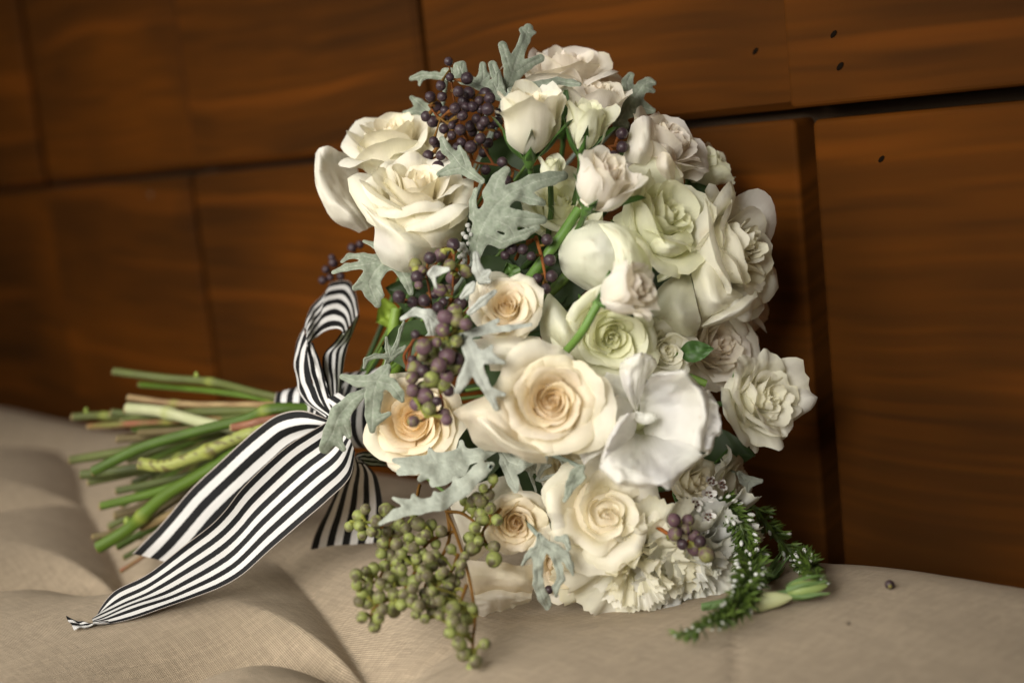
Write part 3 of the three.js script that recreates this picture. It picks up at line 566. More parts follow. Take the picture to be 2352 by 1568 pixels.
{ const t = rose('rose', 'greenish white rose with gathered heart turned toward the wooden wall', RG, 1646, 585, 0.815, [0.80, 0.18, 0.56], { R: rr(262, 0.815), seed: 53, hue: 'white', tall: 1.2, open: 0.6, n: 26, curl: 0.8, wav: 0.08 });
  addPatch(t, 'c4', [
    [[1385, 640, 0.815], [1425, 800, 0.795], [1455, 950, 0.785], [1478, 1050, 0.788], [1445, 1140, 0.80]],
    [[1250, 710, 0.812], [1290, 840, 0.785], [1310, 960, 0.776], [1335, 1080, 0.78], [1375, 1166, 0.796]],
    [[1150, 800, 0.82], [1170, 900, 0.797], [1190, 990, 0.79], [1210, 1060, 0.795], [1235, 1122, 0.806]],
    [[1040, 990, 0.83], [1050, 1015, 0.82], [1060, 1045, 0.816], [1080, 1065, 0.82], [1110, 1085, 0.825]]], [0.92, 0.91, 0.74], 13, 24, 0.001);
  addPatch(t, 'c4', [
    [[1390, 560, 0.81], [1500, 520, 0.80], [1600, 560, 0.80], [1650, 700, 0.80], [1640, 800, 0.805]],
    [[1410, 700, 0.80], [1500, 690, 0.785], [1580, 740, 0.783], [1640, 830, 0.787], [1720, 800, 0.80]],
    [[1440, 850, 0.795], [1520, 860, 0.78], [1600, 890, 0.777], [1680, 880, 0.785], [1800, 850, 0.80]],
    [[1480, 1000, 0.80], [1560, 980, 0.788], [1640, 940, 0.785], [1720, 920, 0.793], [1815, 880, 0.806]],
    [[1490, 1040, 0.81], [1570, 1010, 0.80], [1650, 980, 0.797], [1740, 950, 0.803], [1800, 905, 0.812]]], SAT.white[1], 14, 24, 0.001);
  addPatch(t, 'c4', [
    [[1480, 1075, 0.80], [1600, 980, 0.795], [1720, 900, 0.797], [1830, 850, 0.80], [1900, 800, 0.81]],
    [[1485, 1085, 0.79], [1620, 1030, 0.783], [1740, 970, 0.785], [1840, 910, 0.79], [1912, 850, 0.80]],
    [[1490, 1100, 0.797], [1640, 1060, 0.79], [1760, 1010, 0.79], [1860, 950, 0.797], [1905, 900, 0.806]]], SAT.white[2], 15, 18, 0.0008);
  stemTo(t); }
{ const t = rose('rose', 'shadowed pale rose wedged between the gathered rose and the wall', RG, 1694, 690, 0.868, [0.9, 0.05, 0.3], { R: rr(220, 0.868), seed: 55, hue: 'blush', tall: 1.0, open: 0.9, n: 20 }); stemTo(t); }
{ const t = rose('rose', 'pale rose showing only outer petals above the gathered rose', RG, 1660, 510, 0.87, [0.72, 0.55, 0.2], { R: rr(190, 0.87), seed: 57, hue: 'blush', tall: 1.0, open: 0.8, n: 18 }); stemTo(t); }
{ const t = rose('rose', 'lemon white rose under the bent stem of the pink bud', RG, 1392, 768, 0.783, [0.24, -0.18, 0.95], { R: rr(238, 0.783), seed: 61, hue: 'green', tall: 0.95, open: 0.8, n: 24 });
  addPatch(t, 'c4', [
    [[310, 825, 0.79], [370, 880, 0.785], [440, 960, 0.782], [520, 1040, 0.784], [600, 1070, 0.79]],
    [[270, 920, 0.788], [350, 960, 0.773], [430, 1030, 0.768], [510, 1100, 0.772], [590, 1140, 0.78]],
    [[245, 1060, 0.788], [330, 1080, 0.77], [420, 1130, 0.763], [500, 1180, 0.768], [570, 1210, 0.778]],
    [[260, 1180, 0.792], [340, 1200, 0.778], [420, 1240, 0.772], [490, 1270, 0.775], [550, 1280, 0.783]],
    [[330, 1270, 0.80], [390, 1290, 0.79], [450, 1310, 0.786], [510, 1320, 0.788], [560, 1330, 0.795]]], SAT.green[2], 16, 24, 0.0005);
  stemTo(t); }
{ const t = rose('rose', 'peach rose half hidden behind the mixed purple and green berries', RG, 1165, 712, 0.77, [-0.02, 0.30, 0.95], { R: rr(156, 0.77), seed: 63, hue: 'peach', tall: 1.1, open: 0.55, n: 24 });
  addPatch(t, 'c6', [
    [[330, 90, 0.765], [460, 70, 0.76], [600, 60, 0.757], [720, 60, 0.76], [840, 70, 0.768]],
    [[370, 160, 0.757], [500, 150, 0.75], [640, 140, 0.748], [770, 140, 0.752], [880, 150, 0.763]],
    [[440, 240, 0.757], [560, 240, 0.75], [690, 230, 0.748], [820, 220, 0.752], [930, 200, 0.763]],
    [[460, 330, 0.765], [580, 330, 0.76], [700, 320, 0.758], [830, 300, 0.76], [920, 260, 0.768]]], SAT.peach[2], 17, 20, 0.001);
  stemTo(t); }
{ const t = rose('rose', 'large open peach rose with swirled heart next to white lisianthus', RG, 1262, 925, 0.748, [0.06, 0.12, 0.99], { R: rr(240, 0.748), seed: 65, hue: 'peach', tall: 1.05, open: 0.6, n: 30, nu: 20, nv: 20 });
  addPatch(t, 'c6', [
    [[175, 640, 0.758], [300, 570, 0.748], [420, 520, 0.742], [520, 470, 0.744], [600, 400, 0.75]],
    [[200, 680, 0.75], [330, 640, 0.736], [460, 620, 0.732], [560, 600, 0.735], [640, 560, 0.745]],
    [[280, 760, 0.75], [400, 740, 0.735], [520, 740, 0.731], [620, 740, 0.735], [700, 720, 0.745]],
    [[330, 880, 0.757], [460, 850, 0.742], [580, 850, 0.738], [690, 860, 0.742], [800, 870, 0.75]],
    [[420, 940, 0.767], [530, 950, 0.757], [640, 970, 0.752], [750, 990, 0.754], [860, 1000, 0.76]]], SAT.peach[1], 18, 24, 0.001);
  addPatch(t, 'c6', [
    [[345, 650, 0.738], [440, 700, 0.73], [540, 780, 0.727], [640, 850, 0.728], [800, 900, 0.735]],
    [[370, 720, 0.733], [460, 780, 0.723], [560, 860, 0.72], [680, 920, 0.722], [840, 950, 0.73]],
    [[430, 800, 0.738], [520, 870, 0.73], [620, 940, 0.727], [740, 990, 0.728], [880, 990, 0.735]],
    [[500, 880, 0.748], [590, 940, 0.741], [690, 1000, 0.738], [790, 1040, 0.74], [900, 1030, 0.745]]], SAT.peach[2], 19, 20, 0.0009);
  stemTo(t); }
{ const t = rose('rose', 'apricot hearted rose overhung by grey leaves beside the striped ribbon', RG, 955, 970, 0.795, [-0.12, 0.14, 0.98], { R: rr(226, 0.795), seed: 67, hue: 'deep', tall: 1.0, open: 0.62, n: 28 }); stemTo(t); }
{ const t = rose('rose', 'ruffled white rose facing the wall at the bouquet edge', RG, 1738, 920, 0.80, [0.56, 0.10, 0.79], { R: rr(205, 0.80), seed: 69, hue: 'white', tall: 1.05, open: 0.85, n: 24, wav: 0.13, curl: 0.8, tip: 0.18, nu: 20, nv: 20 }); stemTo(t); }
{ const t = rose('rose', 'open cream rose below the lisianthus with layered blunt petals', RG, 1385, 1180, 0.768, [0.08, 0.10, 0.99], { R: rr(272, 0.768), seed: 71, hue: 'cream', tall: 0.95, open: 0.9, n: 14, wav: 0.1, nu: 20, nv: 20 }); stemTo(t); }
{ const t = rose('rose', 'small peach rose with tight heart above the seat beside green berries', RG, 1180, 1200, 0.787, [0.12, 0.05, 0.99], { R: rr(148, 0.787), seed: 73, hue: 'deep', tall: 1.05, open: 0.45, n: 26 });
  addPatch(t, 'c8', [
    [[800, 420, 0.80], [880, 330, 0.795], [980, 270, 0.792], [1100, 230, 0.79], [1220, 200, 0.795]],
    [[850, 560, 0.79], [940, 480, 0.784], [1040, 400, 0.782], [1150, 350, 0.783], [1270, 310, 0.79]],
    [[900, 700, 0.79], [980, 640, 0.787], [1060, 560, 0.788], [1150, 480, 0.79], [1290, 400, 0.798]],
    [[940, 790, 0.797], [1010, 740, 0.80], [1080, 660, 0.80], [1150, 570, 0.80], [1280, 480, 0.805]]], SAT.peach[2], 20, 20, 0.001);
  addPatch(t, 'c8', [
    [[900, 770, 0.79], [1020, 770, 0.782], [1140, 780, 0.78], [1250, 800, 0.783], [1345, 790, 0.79]],
    [[905, 880, 0.782], [1020, 860, 0.774], [1150, 850, 0.772], [1270, 880, 0.775], [1345, 890, 0.783]],
    [[925, 960, 0.785], [1030, 940, 0.778], [1150, 930, 0.775], [1270, 940, 0.778], [1340, 950, 0.786]],
    [[960, 1020, 0.795], [1050, 1010, 0.79], [1150, 1000, 0.788], [1260, 1000, 0.79], [1330, 1000, 0.796]]], SAT.peach[1], 21, 28, 0.0011, 0.001, 0.001);
  addPatch(t, 'c8', [
    [[920, 930, 0.792], [1030, 930, 0.785], [1140, 930, 0.783], [1250, 940, 0.786], [1335, 960, 0.793]],
    [[950, 1020, 0.787], [1040, 1010, 0.781], [1140, 1000, 0.779], [1240, 1010, 0.783], [1330, 1010, 0.79]],
    [[975, 1090, 0.79], [1060, 1070, 0.785], [1150, 1060, 0.784], [1240, 1040, 0.787], [1330, 1030, 0.793]],
    [[985, 1140, 0.797], [1070, 1115, 0.793], [1150, 1095, 0.792], [1230, 1065, 0.793], [1310, 1045, 0.797]]], SAT.peach[2], 22, 28, 0.0011, 0.0014, 0.001);
  stemTo(t); }
{ const t = rose('rose', 'blush rose deep in shade between the gathered and ruffled roses', RG, 1628, 800, 0.842, [0.5, 0.15, 0.85], { R: rr(220, 0.842), seed: 75, hue: 'blush', tall: 1.0, open: 0.7, n: 24, wav: 0.09 }); stemTo(t); }
{ const t = rose('rose', 'small cream rose tucked under the lisianthus by the tiny white flowers', RG, 1580, 1112, 0.808, [0.6, 0.2, 0.77], { R: rr(120, 0.808), seed: 77, hue: 'cream', tall: 1.2, open: 0.35, n: 18 }); stemTo(t); }
{ const t = rose('rose', 'shaded white rose behind the tiny white flowers near the wall', RG, 1672, 1120, 0.85, [0.85, -0.05, 0.5], { R: rr(180, 0.85), seed: 79, hue: 'white', tall: 0.9, open: 0.9, n: 18 }); stemTo(t); }
{ const t = rose('rose', 'cream rose glimpsed between lemon rose and lisianthus', RG, 1520, 810, 0.80, [0.35, 0.1, 0.93], { R: rr(150, 0.80), seed: 81, hue: 'white', tall: 1.0, open: 0.6, n: 20 }); stemTo(t); }

{ const t = rose('rose', 'greenish rose mostly hidden behind the half open blush bud', RG, 1288, 492, 0.822, [0.1, 0.6, 0.79], { R: rr(200, 0.822), seed: 83, hue: 'green', tall: 1.1, open: 0.5, n: 18 }); stemTo(t); }
{ const t = rose('rose', 'cream rose mostly hidden behind the silver leaflets', RG, 1300, 1075, 0.815, [0.05, 0.2, 0.97], { R: rr(150, 0.815), seed: 85, hue: 'cream', tall: 1.0, open: 0.6, n: 18 }); stemTo(t); }
{ const t = rose('rose', 'blush cream rose squeezed under the open cream rose behind the hanging silver leaf', RG, 1292, 1296, 0.802, [0.0, -0.25, 0.96], { R: rr(170, 0.802), seed: 87, hue: 'peach', tall: 1.0, open: 0.6, n: 18 }); stemTo(t); }
// ---- lisianthus: broad silky trumpet, petals read off the photo
{
  const t = thing('lisianthus', 'white lisianthus trumpet with wavy silky petals and pale throat', 'lisianthus'), ax = camDir(-0.22, 0.02, 0.98);
  aim(t, ax, 0.3); t.position.copy(PX('c7', 370, 780, 0.785));
  const L = SAT.lisi, V7 = 'c7';
  addPatch(t, V7, [
    [[330, 540, 0.768], [345, 620, 0.772], [350, 690, 0.775], [360, 760, 0.775], [390, 880, 0.774]],
    [[390, 500, 0.75], [450, 560, 0.756], [500, 650, 0.758], [510, 770, 0.757], [480, 900, 0.756]],
    [[420, 450, 0.737], [560, 480, 0.738], [680, 600, 0.742], [710, 770, 0.741], [650, 960, 0.743]],
    [[430, 432, 0.73], [620, 415, 0.726], [790, 540, 0.726], [840, 740, 0.728], [780, 980, 0.734]],
    [[442, 428, 0.734], [652, 396, 0.731], [855, 535, 0.732], [880, 750, 0.735], [840, 1010, 0.742]]], L[1], 401, 48, 0.002, 0.0044, 0.0018);
  addPatch(t, V7, [
    [[560, 560, 0.752], [620, 640, 0.755], [640, 740, 0.755], [620, 840, 0.754], [560, 930, 0.752]],
    [[720, 540, 0.742], [780, 640, 0.744], [800, 750, 0.744], [770, 860, 0.743], [690, 980, 0.74]],
    [[860, 550, 0.742], [930, 640, 0.738], [950, 770, 0.737], [930, 890, 0.738], [850, 1010, 0.738]],
    [[880, 560, 0.75], [945, 650, 0.746], [962, 780, 0.745], [945, 910, 0.746], [880, 1040, 0.746]]], L[2], 402, 48, 0.002, 0.0044, 0.0018);
  addPatch(t, V7, [
    [[290, 850, 0.770], [325, 870, 0.774], [370, 880, 0.775], [410, 870, 0.774], [470, 800, 0.772]],
    [[225, 950, 0.742], [300, 985, 0.744], [390, 1000, 0.745], [480, 980, 0.745], [600, 900, 0.748]],
    [[120, 1040, 0.725], [240, 1100, 0.722], [400, 1130, 0.72], [560, 1090, 0.723], [740, 960, 0.734]],
    [[45, 1125, 0.727], [200, 1215, 0.715], [420, 1245, 0.713], [640, 1195, 0.716], [850, 1030, 0.73]],
    [[62, 1165, 0.736], [212, 1265, 0.723], [432, 1292, 0.72], [648, 1228, 0.724], [872, 1010, 0.74]]], L[1], 403, 48, 0.002, 0.0044, 0.0018);
  addPatch(t, V7, [
    [[342, 720, 0.755], [332, 800, 0.76], [312, 880, 0.764], [292, 950, 0.764], [280, 1020, 0.758]],
    [[290, 712, 0.734], [262, 790, 0.735], [232, 870, 0.737], [205, 960, 0.737], [185, 1050, 0.735]],
    [[222, 730, 0.733], [180, 810, 0.727], [140, 900, 0.725], [100, 1000, 0.726], [70, 1090, 0.729]],
    [[180, 775, 0.744], [130, 850, 0.739], [95, 930, 0.737], [60, 1040, 0.736], [40, 1120, 0.74]]], L[2], 404, 44, 0.0016, 0.0022, 0.0014);
  addPatch(t, V7, [
    [[325, 730, 0.757], [335, 700, 0.762], [342, 680, 0.765], [347, 660, 0.765], [352, 640, 0.763]],
    [[245, 570, 0.747], [290, 545, 0.744], [330, 532, 0.744], [362, 520, 0.746], [395, 500, 0.752]],
    [[198, 430, 0.746], [260, 402, 0.737], [330, 382, 0.735], [400, 382, 0.738], [445, 400, 0.748]],
    [[200, 360, 0.746], [260, 310, 0.735], [340, 280, 0.732], [420, 290, 0.735], [482, 350, 0.746]],
    [[215, 330, 0.752], [270, 283, 0.743], [350, 256, 0.741], [430, 273, 0.743], [476, 320, 0.752]]], L[2], 405, 44, 0.0016, 0.0022, 0.0014);
  addPatch(t, 'c6', [
    [[1560, 600, 0.762], [1550, 660, 0.763], [1540, 720, 0.763], [1520, 780, 0.763], [1500, 830, 0.762]],
    [[1440, 520, 0.752], [1420, 640, 0.748], [1400, 740, 0.746], [1380, 840, 0.748], [1360, 930, 0.752]],
    [[1330, 560, 0.756], [1290, 680, 0.748], [1260, 790, 0.745], [1240, 900, 0.747], [1230, 1000, 0.752]],
    [[1290, 600, 0.762], [1205, 725, 0.753], [1160, 820, 0.75], [1130, 920, 0.752], [1185, 1065, 0.757]]], L[2], 406, 44, 0.0016, 0.0022, 0.0014);
  addPatch(t, 'c6', [
    [[1350, 340, 0.775], [1400, 350, 0.772], [1450, 360, 0.77], [1500, 370, 0.772], [1540, 380, 0.775]],
    [[1310, 430, 0.768], [1370, 430, 0.763], [1430, 440, 0.762], [1490, 450, 0.763], [1540, 460, 0.768]],
    [[1280, 560, 0.768], [1350, 540, 0.76], [1420, 530, 0.758], [1490, 540, 0.76], [1540, 560, 0.766]],
    [[1280, 640, 0.772], [1350, 630, 0.766], [1420, 620, 0.764], [1480, 630, 0.766], [1530, 650, 0.77]]], L[1], 407, 20, 0.0009);
  // pistil with its two-lobed pale stigma
  t.updateMatrixWorld(true); const loc = (p) => t.worldToLocal(p);
  mesh('pistil', paint(tube([loc(PX(V7, 345, 800, 0.778)), loc(PX(V7, 365, 780, 0.758)), loc(PX(V7, 372, 765, 0.748))], [0.0035, 0.0024, 0.0022], 10, 12), () => [0.62, 0.66, 0.36]), sepalMat, t);
  for (const [x, y, z] of [[362, 752, -0.4], [410, 758, 0.25]]) { const g = new THREE.SphereGeometry(0.0036, 14, 10); g.scale(1.35, 0.85, 0.9); const m = mesh('stigma', paint(g, () => [0.80, 0.80, 0.72]), sepalMat, t); m.position.copy(loc(PX(V7, x, y, 0.745))); m.quaternion.copy(t.quaternion).invert().multiply(leafQ); m.rotateZ(z); }
  { const g = new THREE.SphereGeometry(1, 20, 10, 0, 6.2832, 0, 1.75); g.scale(0.0125, 0.016, 0.0125); g.rotateX(Math.PI); const m = mesh('throat', tint(g, [0.78, 0.80, 0.58], 410, 0), WHITE, t); m.position.copy(loc(PX(V7, 362, 745, 0.772))); }
  t.children.forEach((m) => { if (m.name === 'throat') m.rotation.z = 0.1; });
  stemTo(t);
}
// ---- carnations: many narrow petals with toothed edges
function carnation(label, px, py, d, dir, R, seed, hue, n = 34) {
  const t = thing('carnation', label, 'carnation', null, 'frilled white carnations under the bouquet'), ax = camDir(...dir), rnd = rng(seed);
  aim(t, ax, seed); t.position.copy(P(px, py, d)).addScaledVector(ax, -R * 0.6);
  for (let k = 0; k < n; k++) {
    const q = (k + 0.5) / n;
    const g = petalGeo({ L: R * lerp(0.95, 1.2, q) * (0.9 + 0.2 * rnd()), W: D2R * lerp(66, 44, q), r0: R * 0.03, a0: D2R * lerp(4, 40, q), a1: D2R * lerp(4, 80, q ** 0.85) + 0.3 * (rnd() - 0.5), curl: D2R * (10 + 40 * rnd()), cs: 0.7, flat: 1.2, tuck: 0.1, phi: k * 2.4 + rnd() * 0.4, wav: 0.045, seed: seed * 50 + k, nu: 34, nv: 14, foot: 0.3, ruff: 0.2, rf: 2.6 + 1.6 * rnd(), round: 0.24, rp: 2 });
    // teeth along the outer edge
    const p = g.attributes.position; for (let i = 0; i <= 34; i++) { const j = 14 * 35 + i, e = (i % 2 ? 0.03 : -0.012) * R * (0.6 + 0.8 * rnd()), b = 13 * 35 + i; const v = V3(p.getX(j) - p.getX(b), p.getY(j) - p.getY(b), p.getZ(j) - p.getZ(b)).normalize(); p.setXYZ(j, p.getX(j) + v.x * e, p.getY(j) + v.y * e, p.getZ(j) + v.z * e); }
    mesh('petal', tint(g, SAT[hue][k % 3], seed * 9 + k, q > 0.7 ? 0.7 : 0.1), WHITE, t);
  }
  calyx(t, R * 0.6, seed, 0, 5, 0.8, 0.1); stemTo(t); return t;
}
carnation('warm white carnation with browned petal tips resting on the seat', 1462, 1306, 0.782, [0.1, -0.6, 0.79], 0.040, 5, 'white', 26);
carnation('cool white frilled carnation at the foot beside the dark berries', 1606, 1300, 0.798, [0.4, -0.45, 0.8], 0.043, 8, 'cool', 28);

// ---------------------------------------------------------------- grey leaves
leaf('tall upright grey lobed leaf at the crown of the bouquet', 'c1', [[[900, 690, 26], [940, 570, 56], [985, 430, 42], [1040, 290, 38], [1070, 180, 34]], [[868, 348, 34], [905, 470, 36], [935, 550, 50]], [[1160, 437, 32], [1060, 490, 34], [975, 545, 48]], [[1022, 205, 26], [1045, 240, 34]], [[1112, 222, 16], [1065, 230, 34]]], 0.832, { bend: 0.4, seed: 3, tx: 0.2 });
leaf('grey leaf with short blunt lobes behind the dark berries', 'c1', [[[[800, 690, 36], [700, 650, 40], [570, 600, 42], [540, 510, 42]], [[563, 480, 20], [555, 560, 46]], [[715, 490, 24], [722, 590, 40], [700, 650, 40]], [[760, 580, 18], [715, 620, 30]], [[515, 495, 20], [530, 560, 40]]], [[[870, 690, 24], [840, 620, 36], [815, 560, 36], [790, 485, 32]]], [[[900, 770, 36], [845, 720, 48], [800, 640, 44]], [[835, 560, 20], [838, 640, 30], [820, 690, 40]], [[870, 665, 18], [830, 660, 30]]]], 0.838, { seed: 5, ty: -0.3, step: -0.006 });
leaf('thin curled grey leaf sticking out behind the berries', 'c1', [[[440, 600, 20], [350, 575, 24], [250, 570, 26], [165, 590, 15]], [[228, 640, 9], [240, 590, 18]], [[420, 550, 20], [470, 560, 24], [480, 620, 20]]], 0.86, { seed: 7, tx: -0.4, k: 18 });
leaf('grey leaf lying across the pale rose at the crown', 'c1', [[[925, 690, 22], [1050, 665, 42], [1180, 645, 42], [1290, 605, 32]], [[1200, 655, 38], [1280, 745, 30]], [[1290, 605, 30], [1400, 625, 30], [1455, 640, 20]], [[1100, 690, 30], [1150, 720, 22]]], 0.806, { seed: 9, ty: -0.9 });
leaf('grey green oak shaped leaf standing against the wooden wall', 'c2', [[[500, 630, 30], [575, 505, 66], [635, 420, 58], [690, 335, 40], [745, 300, 34], [785, 308, 16]], [[600, 252, 26], [568, 315, 40], [580, 400, 56]], [[772, 372, 18], [715, 352, 36]], [[768, 525, 24], [690, 505, 52], [600, 520, 60]], [[722, 288, 18], [715, 330, 30]], [[560, 640, 30], [500, 640, 40]]], 0.848, { seed: 11, bend: 0.3, tx: 0.3 });
leaf('large grey green lobed leaf in the middle above the pink bud', 'c3', [[[1305, 1210, 34], [1335, 1040, 74], [1395, 900, 86], [1470, 785, 84], [1600, 680, 62], [1760, 605, 64], [1900, 560, 56], [2005, 530, 38]], [[1552, 500, 32], [1490, 575, 54], [1455, 690, 84]], [[1838, 892, 32], [1700, 890, 56], [1520, 870, 80]], [[1836, 765, 26], [1750, 735, 42], [1630, 700, 46]], [[1622, 1025, 28], [1580, 950, 48], [1480, 900, 70]], [[1320, 650, 18], [1292, 740, 24], [1305, 860, 40]], [[1400, 1010, 60], [1520, 1065, 44], [1690, 1010, 34], [1800, 955, 16]]], 0.772, { seed: 13, bend: 0.25, bx: 0.25, res: 100 });
leaf('small grey leaf reaching over the dark berry cluster', 'c3', [[[1370, 605, 22], [1285, 545, 36], [1205, 485, 50], [1150, 405, 38], [1092, 350, 38], [1062, 272, 22]], [[1195, 338, 14], [1220, 405, 28], [1245, 480, 40]], [[1040, 542, 24], [1120, 512, 38], [1200, 500, 44]]], 0.79, { seed: 15, tx: -0.3 });
leaf('drooping grey leaf over the ribbon loop', 'c3', [[[880, 1290, 30], [760, 1240, 46], [650, 1210, 66], [560, 1210, 48]], [[562, 1540, 30], [530, 1455, 62], [505, 1380, 72], [550, 1290, 74], [612, 1220, 66]], [[395, 1420, 22], [460, 1385, 42]], [[600, 1475, 22], [560, 1420, 44]], [[290, 1215, 11], [340, 1170, 20], [450, 1172, 24], [560, 1200, 36]], [[228, 1300, 14], [330, 1262, 26], [460, 1240, 32], [560, 1222, 38]], [[440, 1045, 11], [540, 1082, 24], [640, 1150, 30], [680, 1210, 30]], [[822, 1455, 22], [790, 1350, 42], [725, 1250, 48]]], 0.83, { seed: 17, bend: 0.5, ty: -0.35, res: 96 });
leaf('grey felted leaf hanging between the ribbon and the apricot rose', 'c5', [[[[770, 925, 20], [740, 965, 46], [690, 1040, 58], [665, 1150, 66], [650, 1300, 54], [642, 1420, 24]], [[420, 1002, 22], [540, 1035, 42], [680, 1035, 56]], [[705, 1040, 46], [800, 1062, 46], [855, 1130, 42], [882, 1185, 18]], [[680, 1340, 36], [780, 1288, 18]]], [[[610, 1110, 26], [500, 1185, 54], [405, 1290, 74], [345, 1440, 72], [275, 1560, 44]], [[440, 1370, 50], [470, 1460, 22]], [[380, 1500, 40], [420, 1560, 24]]]], 0.775, { seed: 19, bend: 0.3, step: 0.012, ty: 0.15 });
leaf('thin twisted grey leaf edge above the hanging felted leaf', 'c5', [[[750, 935, 16], [785, 860, 22], [835, 760, 16], [868, 640, 13], [892, 582, 9]], [[598, 932, 10], [612, 872, 16], [680, 842, 16], [760, 846, 18], [800, 850, 24]], [[760, 702, 10], [770, 780, 16], [786, 850, 20]], [[800, 850, 22], [870, 800, 18], [900, 770, 10]]], 0.80, { seed: 21, k: 14, tx: 0.5 });
leaf('pale silver leaf with pointed lobes before the peach rose', 'c5', [[[1350, 690, 32], [1400, 785, 54], [1440, 900, 54], [1492, 1020, 42], [1560, 1150, 32], [1602, 1250, 20]], [[1308, 1112, 24], [1350, 1030, 38], [1405, 930, 54]], [[1664, 895, 13], [1560, 862, 40], [1450, 840, 56]], [[1570, 768, 13], [1535, 822, 36]], [[1664, 1140, 15], [1580, 1120, 28]], [[1350, 690, 30], [1480, 650, 32], [1700, 628, 22], [1872, 600, 13]], [[1490, 640, 28], [1612, 568, 18]]], 0.725, { seed: 23, bend: 0.35, pale: 0.75, ty: -0.2 });
leaf('pale curled leaf tip among the purple berries', 'c5', [[[1150, 590, 30], [1090, 530, 42], [980, 500, 28], [882, 556, 16]], [[1090, 560, 38], [1112, 680, 26]]], 0.75, { seed: 25, pale: 0.8, bend: 0.8, bx: 0.4 });
leaf('small pale leaf tips beside the upper purple berries', 'c5', [[[[1500, 250, 30], [1460, 180, 38], [1448, 60, 22]], [[1500, 240, 44], [1545, 200, 22]], [[1500, 250, 40], [1550, 272, 16]]], [[[1430, 290, 20], [1400, 330, 34], [1340, 392, 18]]], [[[1400, 510, 22], [1500, 425, 30], [1592, 350, 18]]], [[[1100, 210, 22], [1140, 190, 38], [1235, 180, 18]], [[1110, 220, 18], [1145, 320, 12]]]], 0.752, { seed: 27, pale: 0.95, step: -0.003, bend: 0.5 });
leaf('wavy silver leaf under the apricot rose', 'c8', [[[[1110, 40, 22], [1000, 80, 38], [860, 105, 54], [700, 130, 52], [560, 140, 42], [430, 118, 14]], [[690, 255, 22], [750, 220, 44], [860, 160, 56]], [[470, 190, 20], [570, 165, 36]], [[610, 230, 18], [680, 180, 36]], [[868, 5, 16], [880, 80, 28]], [[660, 50, 14], [690, 110, 30]]], [[[1130, 60, 24], [1180, 130, 34], [1240, 150, 40], [1330, 130, 20]], [[1150, 130, 30], [1210, 250, 34], [1225, 290, 24]], [[1270, 90, 18], [1240, 140, 34]]]], 0.765, { seed: 29, pale: 0.35, ty: -0.9, wave: 1.6 });
leaf('long silver leaf with toothed edge above the green berries', 'c8', [[[1065, 160, 22], [985, 200, 46], [880, 300, 52], [750, 380, 48], [600, 415, 36], [450, 455, 28], [350, 515, 10]], [[430, 358, 9], [520, 392, 22], [600, 405, 32]], [[558, 345, 12], [600, 400, 26]], [[830, 248, 20], [850, 320, 38]], [[1000, 138, 16], [1000, 200, 34]], [[700, 330, 14], [740, 380, 36]]], 0.748, { seed: 31, pale: 0.4, ty: -0.7, wave: 1.6 });
leaf('silver lobed leaf hanging onto the seat between cream roses', 'e4', [[[260, 820, 26], [290, 900, 56], [250, 1020, 54], [250, 1150, 44], [250, 1280, 50], [300, 1420, 50], [340, 1540, 22]], [[300, 900, 46], [420, 960, 54], [510, 1010, 44], [560, 1100, 32], [585, 1185, 12]], [[400, 980, 46], [450, 1120, 34], [470, 1230, 36], [420, 1310, 30], [425, 1410, 16]], [[100, 1090, 14], [150, 1010, 22], [190, 960, 22], [260, 930, 26]], [[510, 840, 30], [545, 930, 24]], [[430, 850, 24], [520, 860, 26]], [[360, 1500, 24], [330, 1440, 40]]], 0.748, { seed: 33, pale: 0.3, bend: 0.25, ty: 0.1, res: 110, k: 22 });
leaf('short silver leaf tip lying on the open cream rose', 'e4', [[[670, 160, 30], [620, 230, 62], [570, 320, 52], [540, 400, 28], [500, 480, 16]], [[690, 250, 18], [640, 290, 36]], [[560, 330, 26], [530, 350, 14]]], 0.742, { seed: 35, pale: 0.1, k: 20 });
leaf('pale grey leaf tip poking out by the wall behind the tiny flowers', 'e3', [[[860, 440, 22], [890, 480, 32], [940, 490, 28], [1005, 488, 15]], [[920, 500, 28], [912, 560, 14]]], 0.835, { seed: 37, pale: 0.5, k: 16 });
leaf('small grey leaf behind the flaring rose and berries', 'c1', [[[320, 880, 30], [290, 845, 44], [225, 790, 34], [172, 745, 18]], [[112, 858, 10], [200, 850, 26], [290, 870, 36]]], 0.875, { seed: 39 });
leaf('grey leaf scrap behind the blush rose at the crown', 'c2', [[[470, 480, 26], [430, 440, 46], [385, 385, 44], [360, 340, 20]]], 0.865, { seed: 41 });
leaf('tangle of narrow silver leaflets under the large peach rose', 'e4', [[[[60, 60, 20], [150, 130, 26], [210, 200, 18]], [[60, 130, 20], [150, 180, 18]]], [[[230, 60, 18], [210, 150, 22], [180, 240, 16]]], [[[330, 60, 18], [310, 140, 26], [270, 210, 20], [240, 280, 14]], [[370, 140, 14], [320, 160, 20]], [[410, 230, 12], [330, 260, 18], [270, 290, 14]]], [[[450, 60, 20], [500, 110, 26], [520, 180, 18], [440, 250, 14]]], [[[150, 170, 16], [200, 290, 14], [230, 390, 10]]]], 0.785, { seed: 43, pale: 0.7, k: 14, res: 60 });

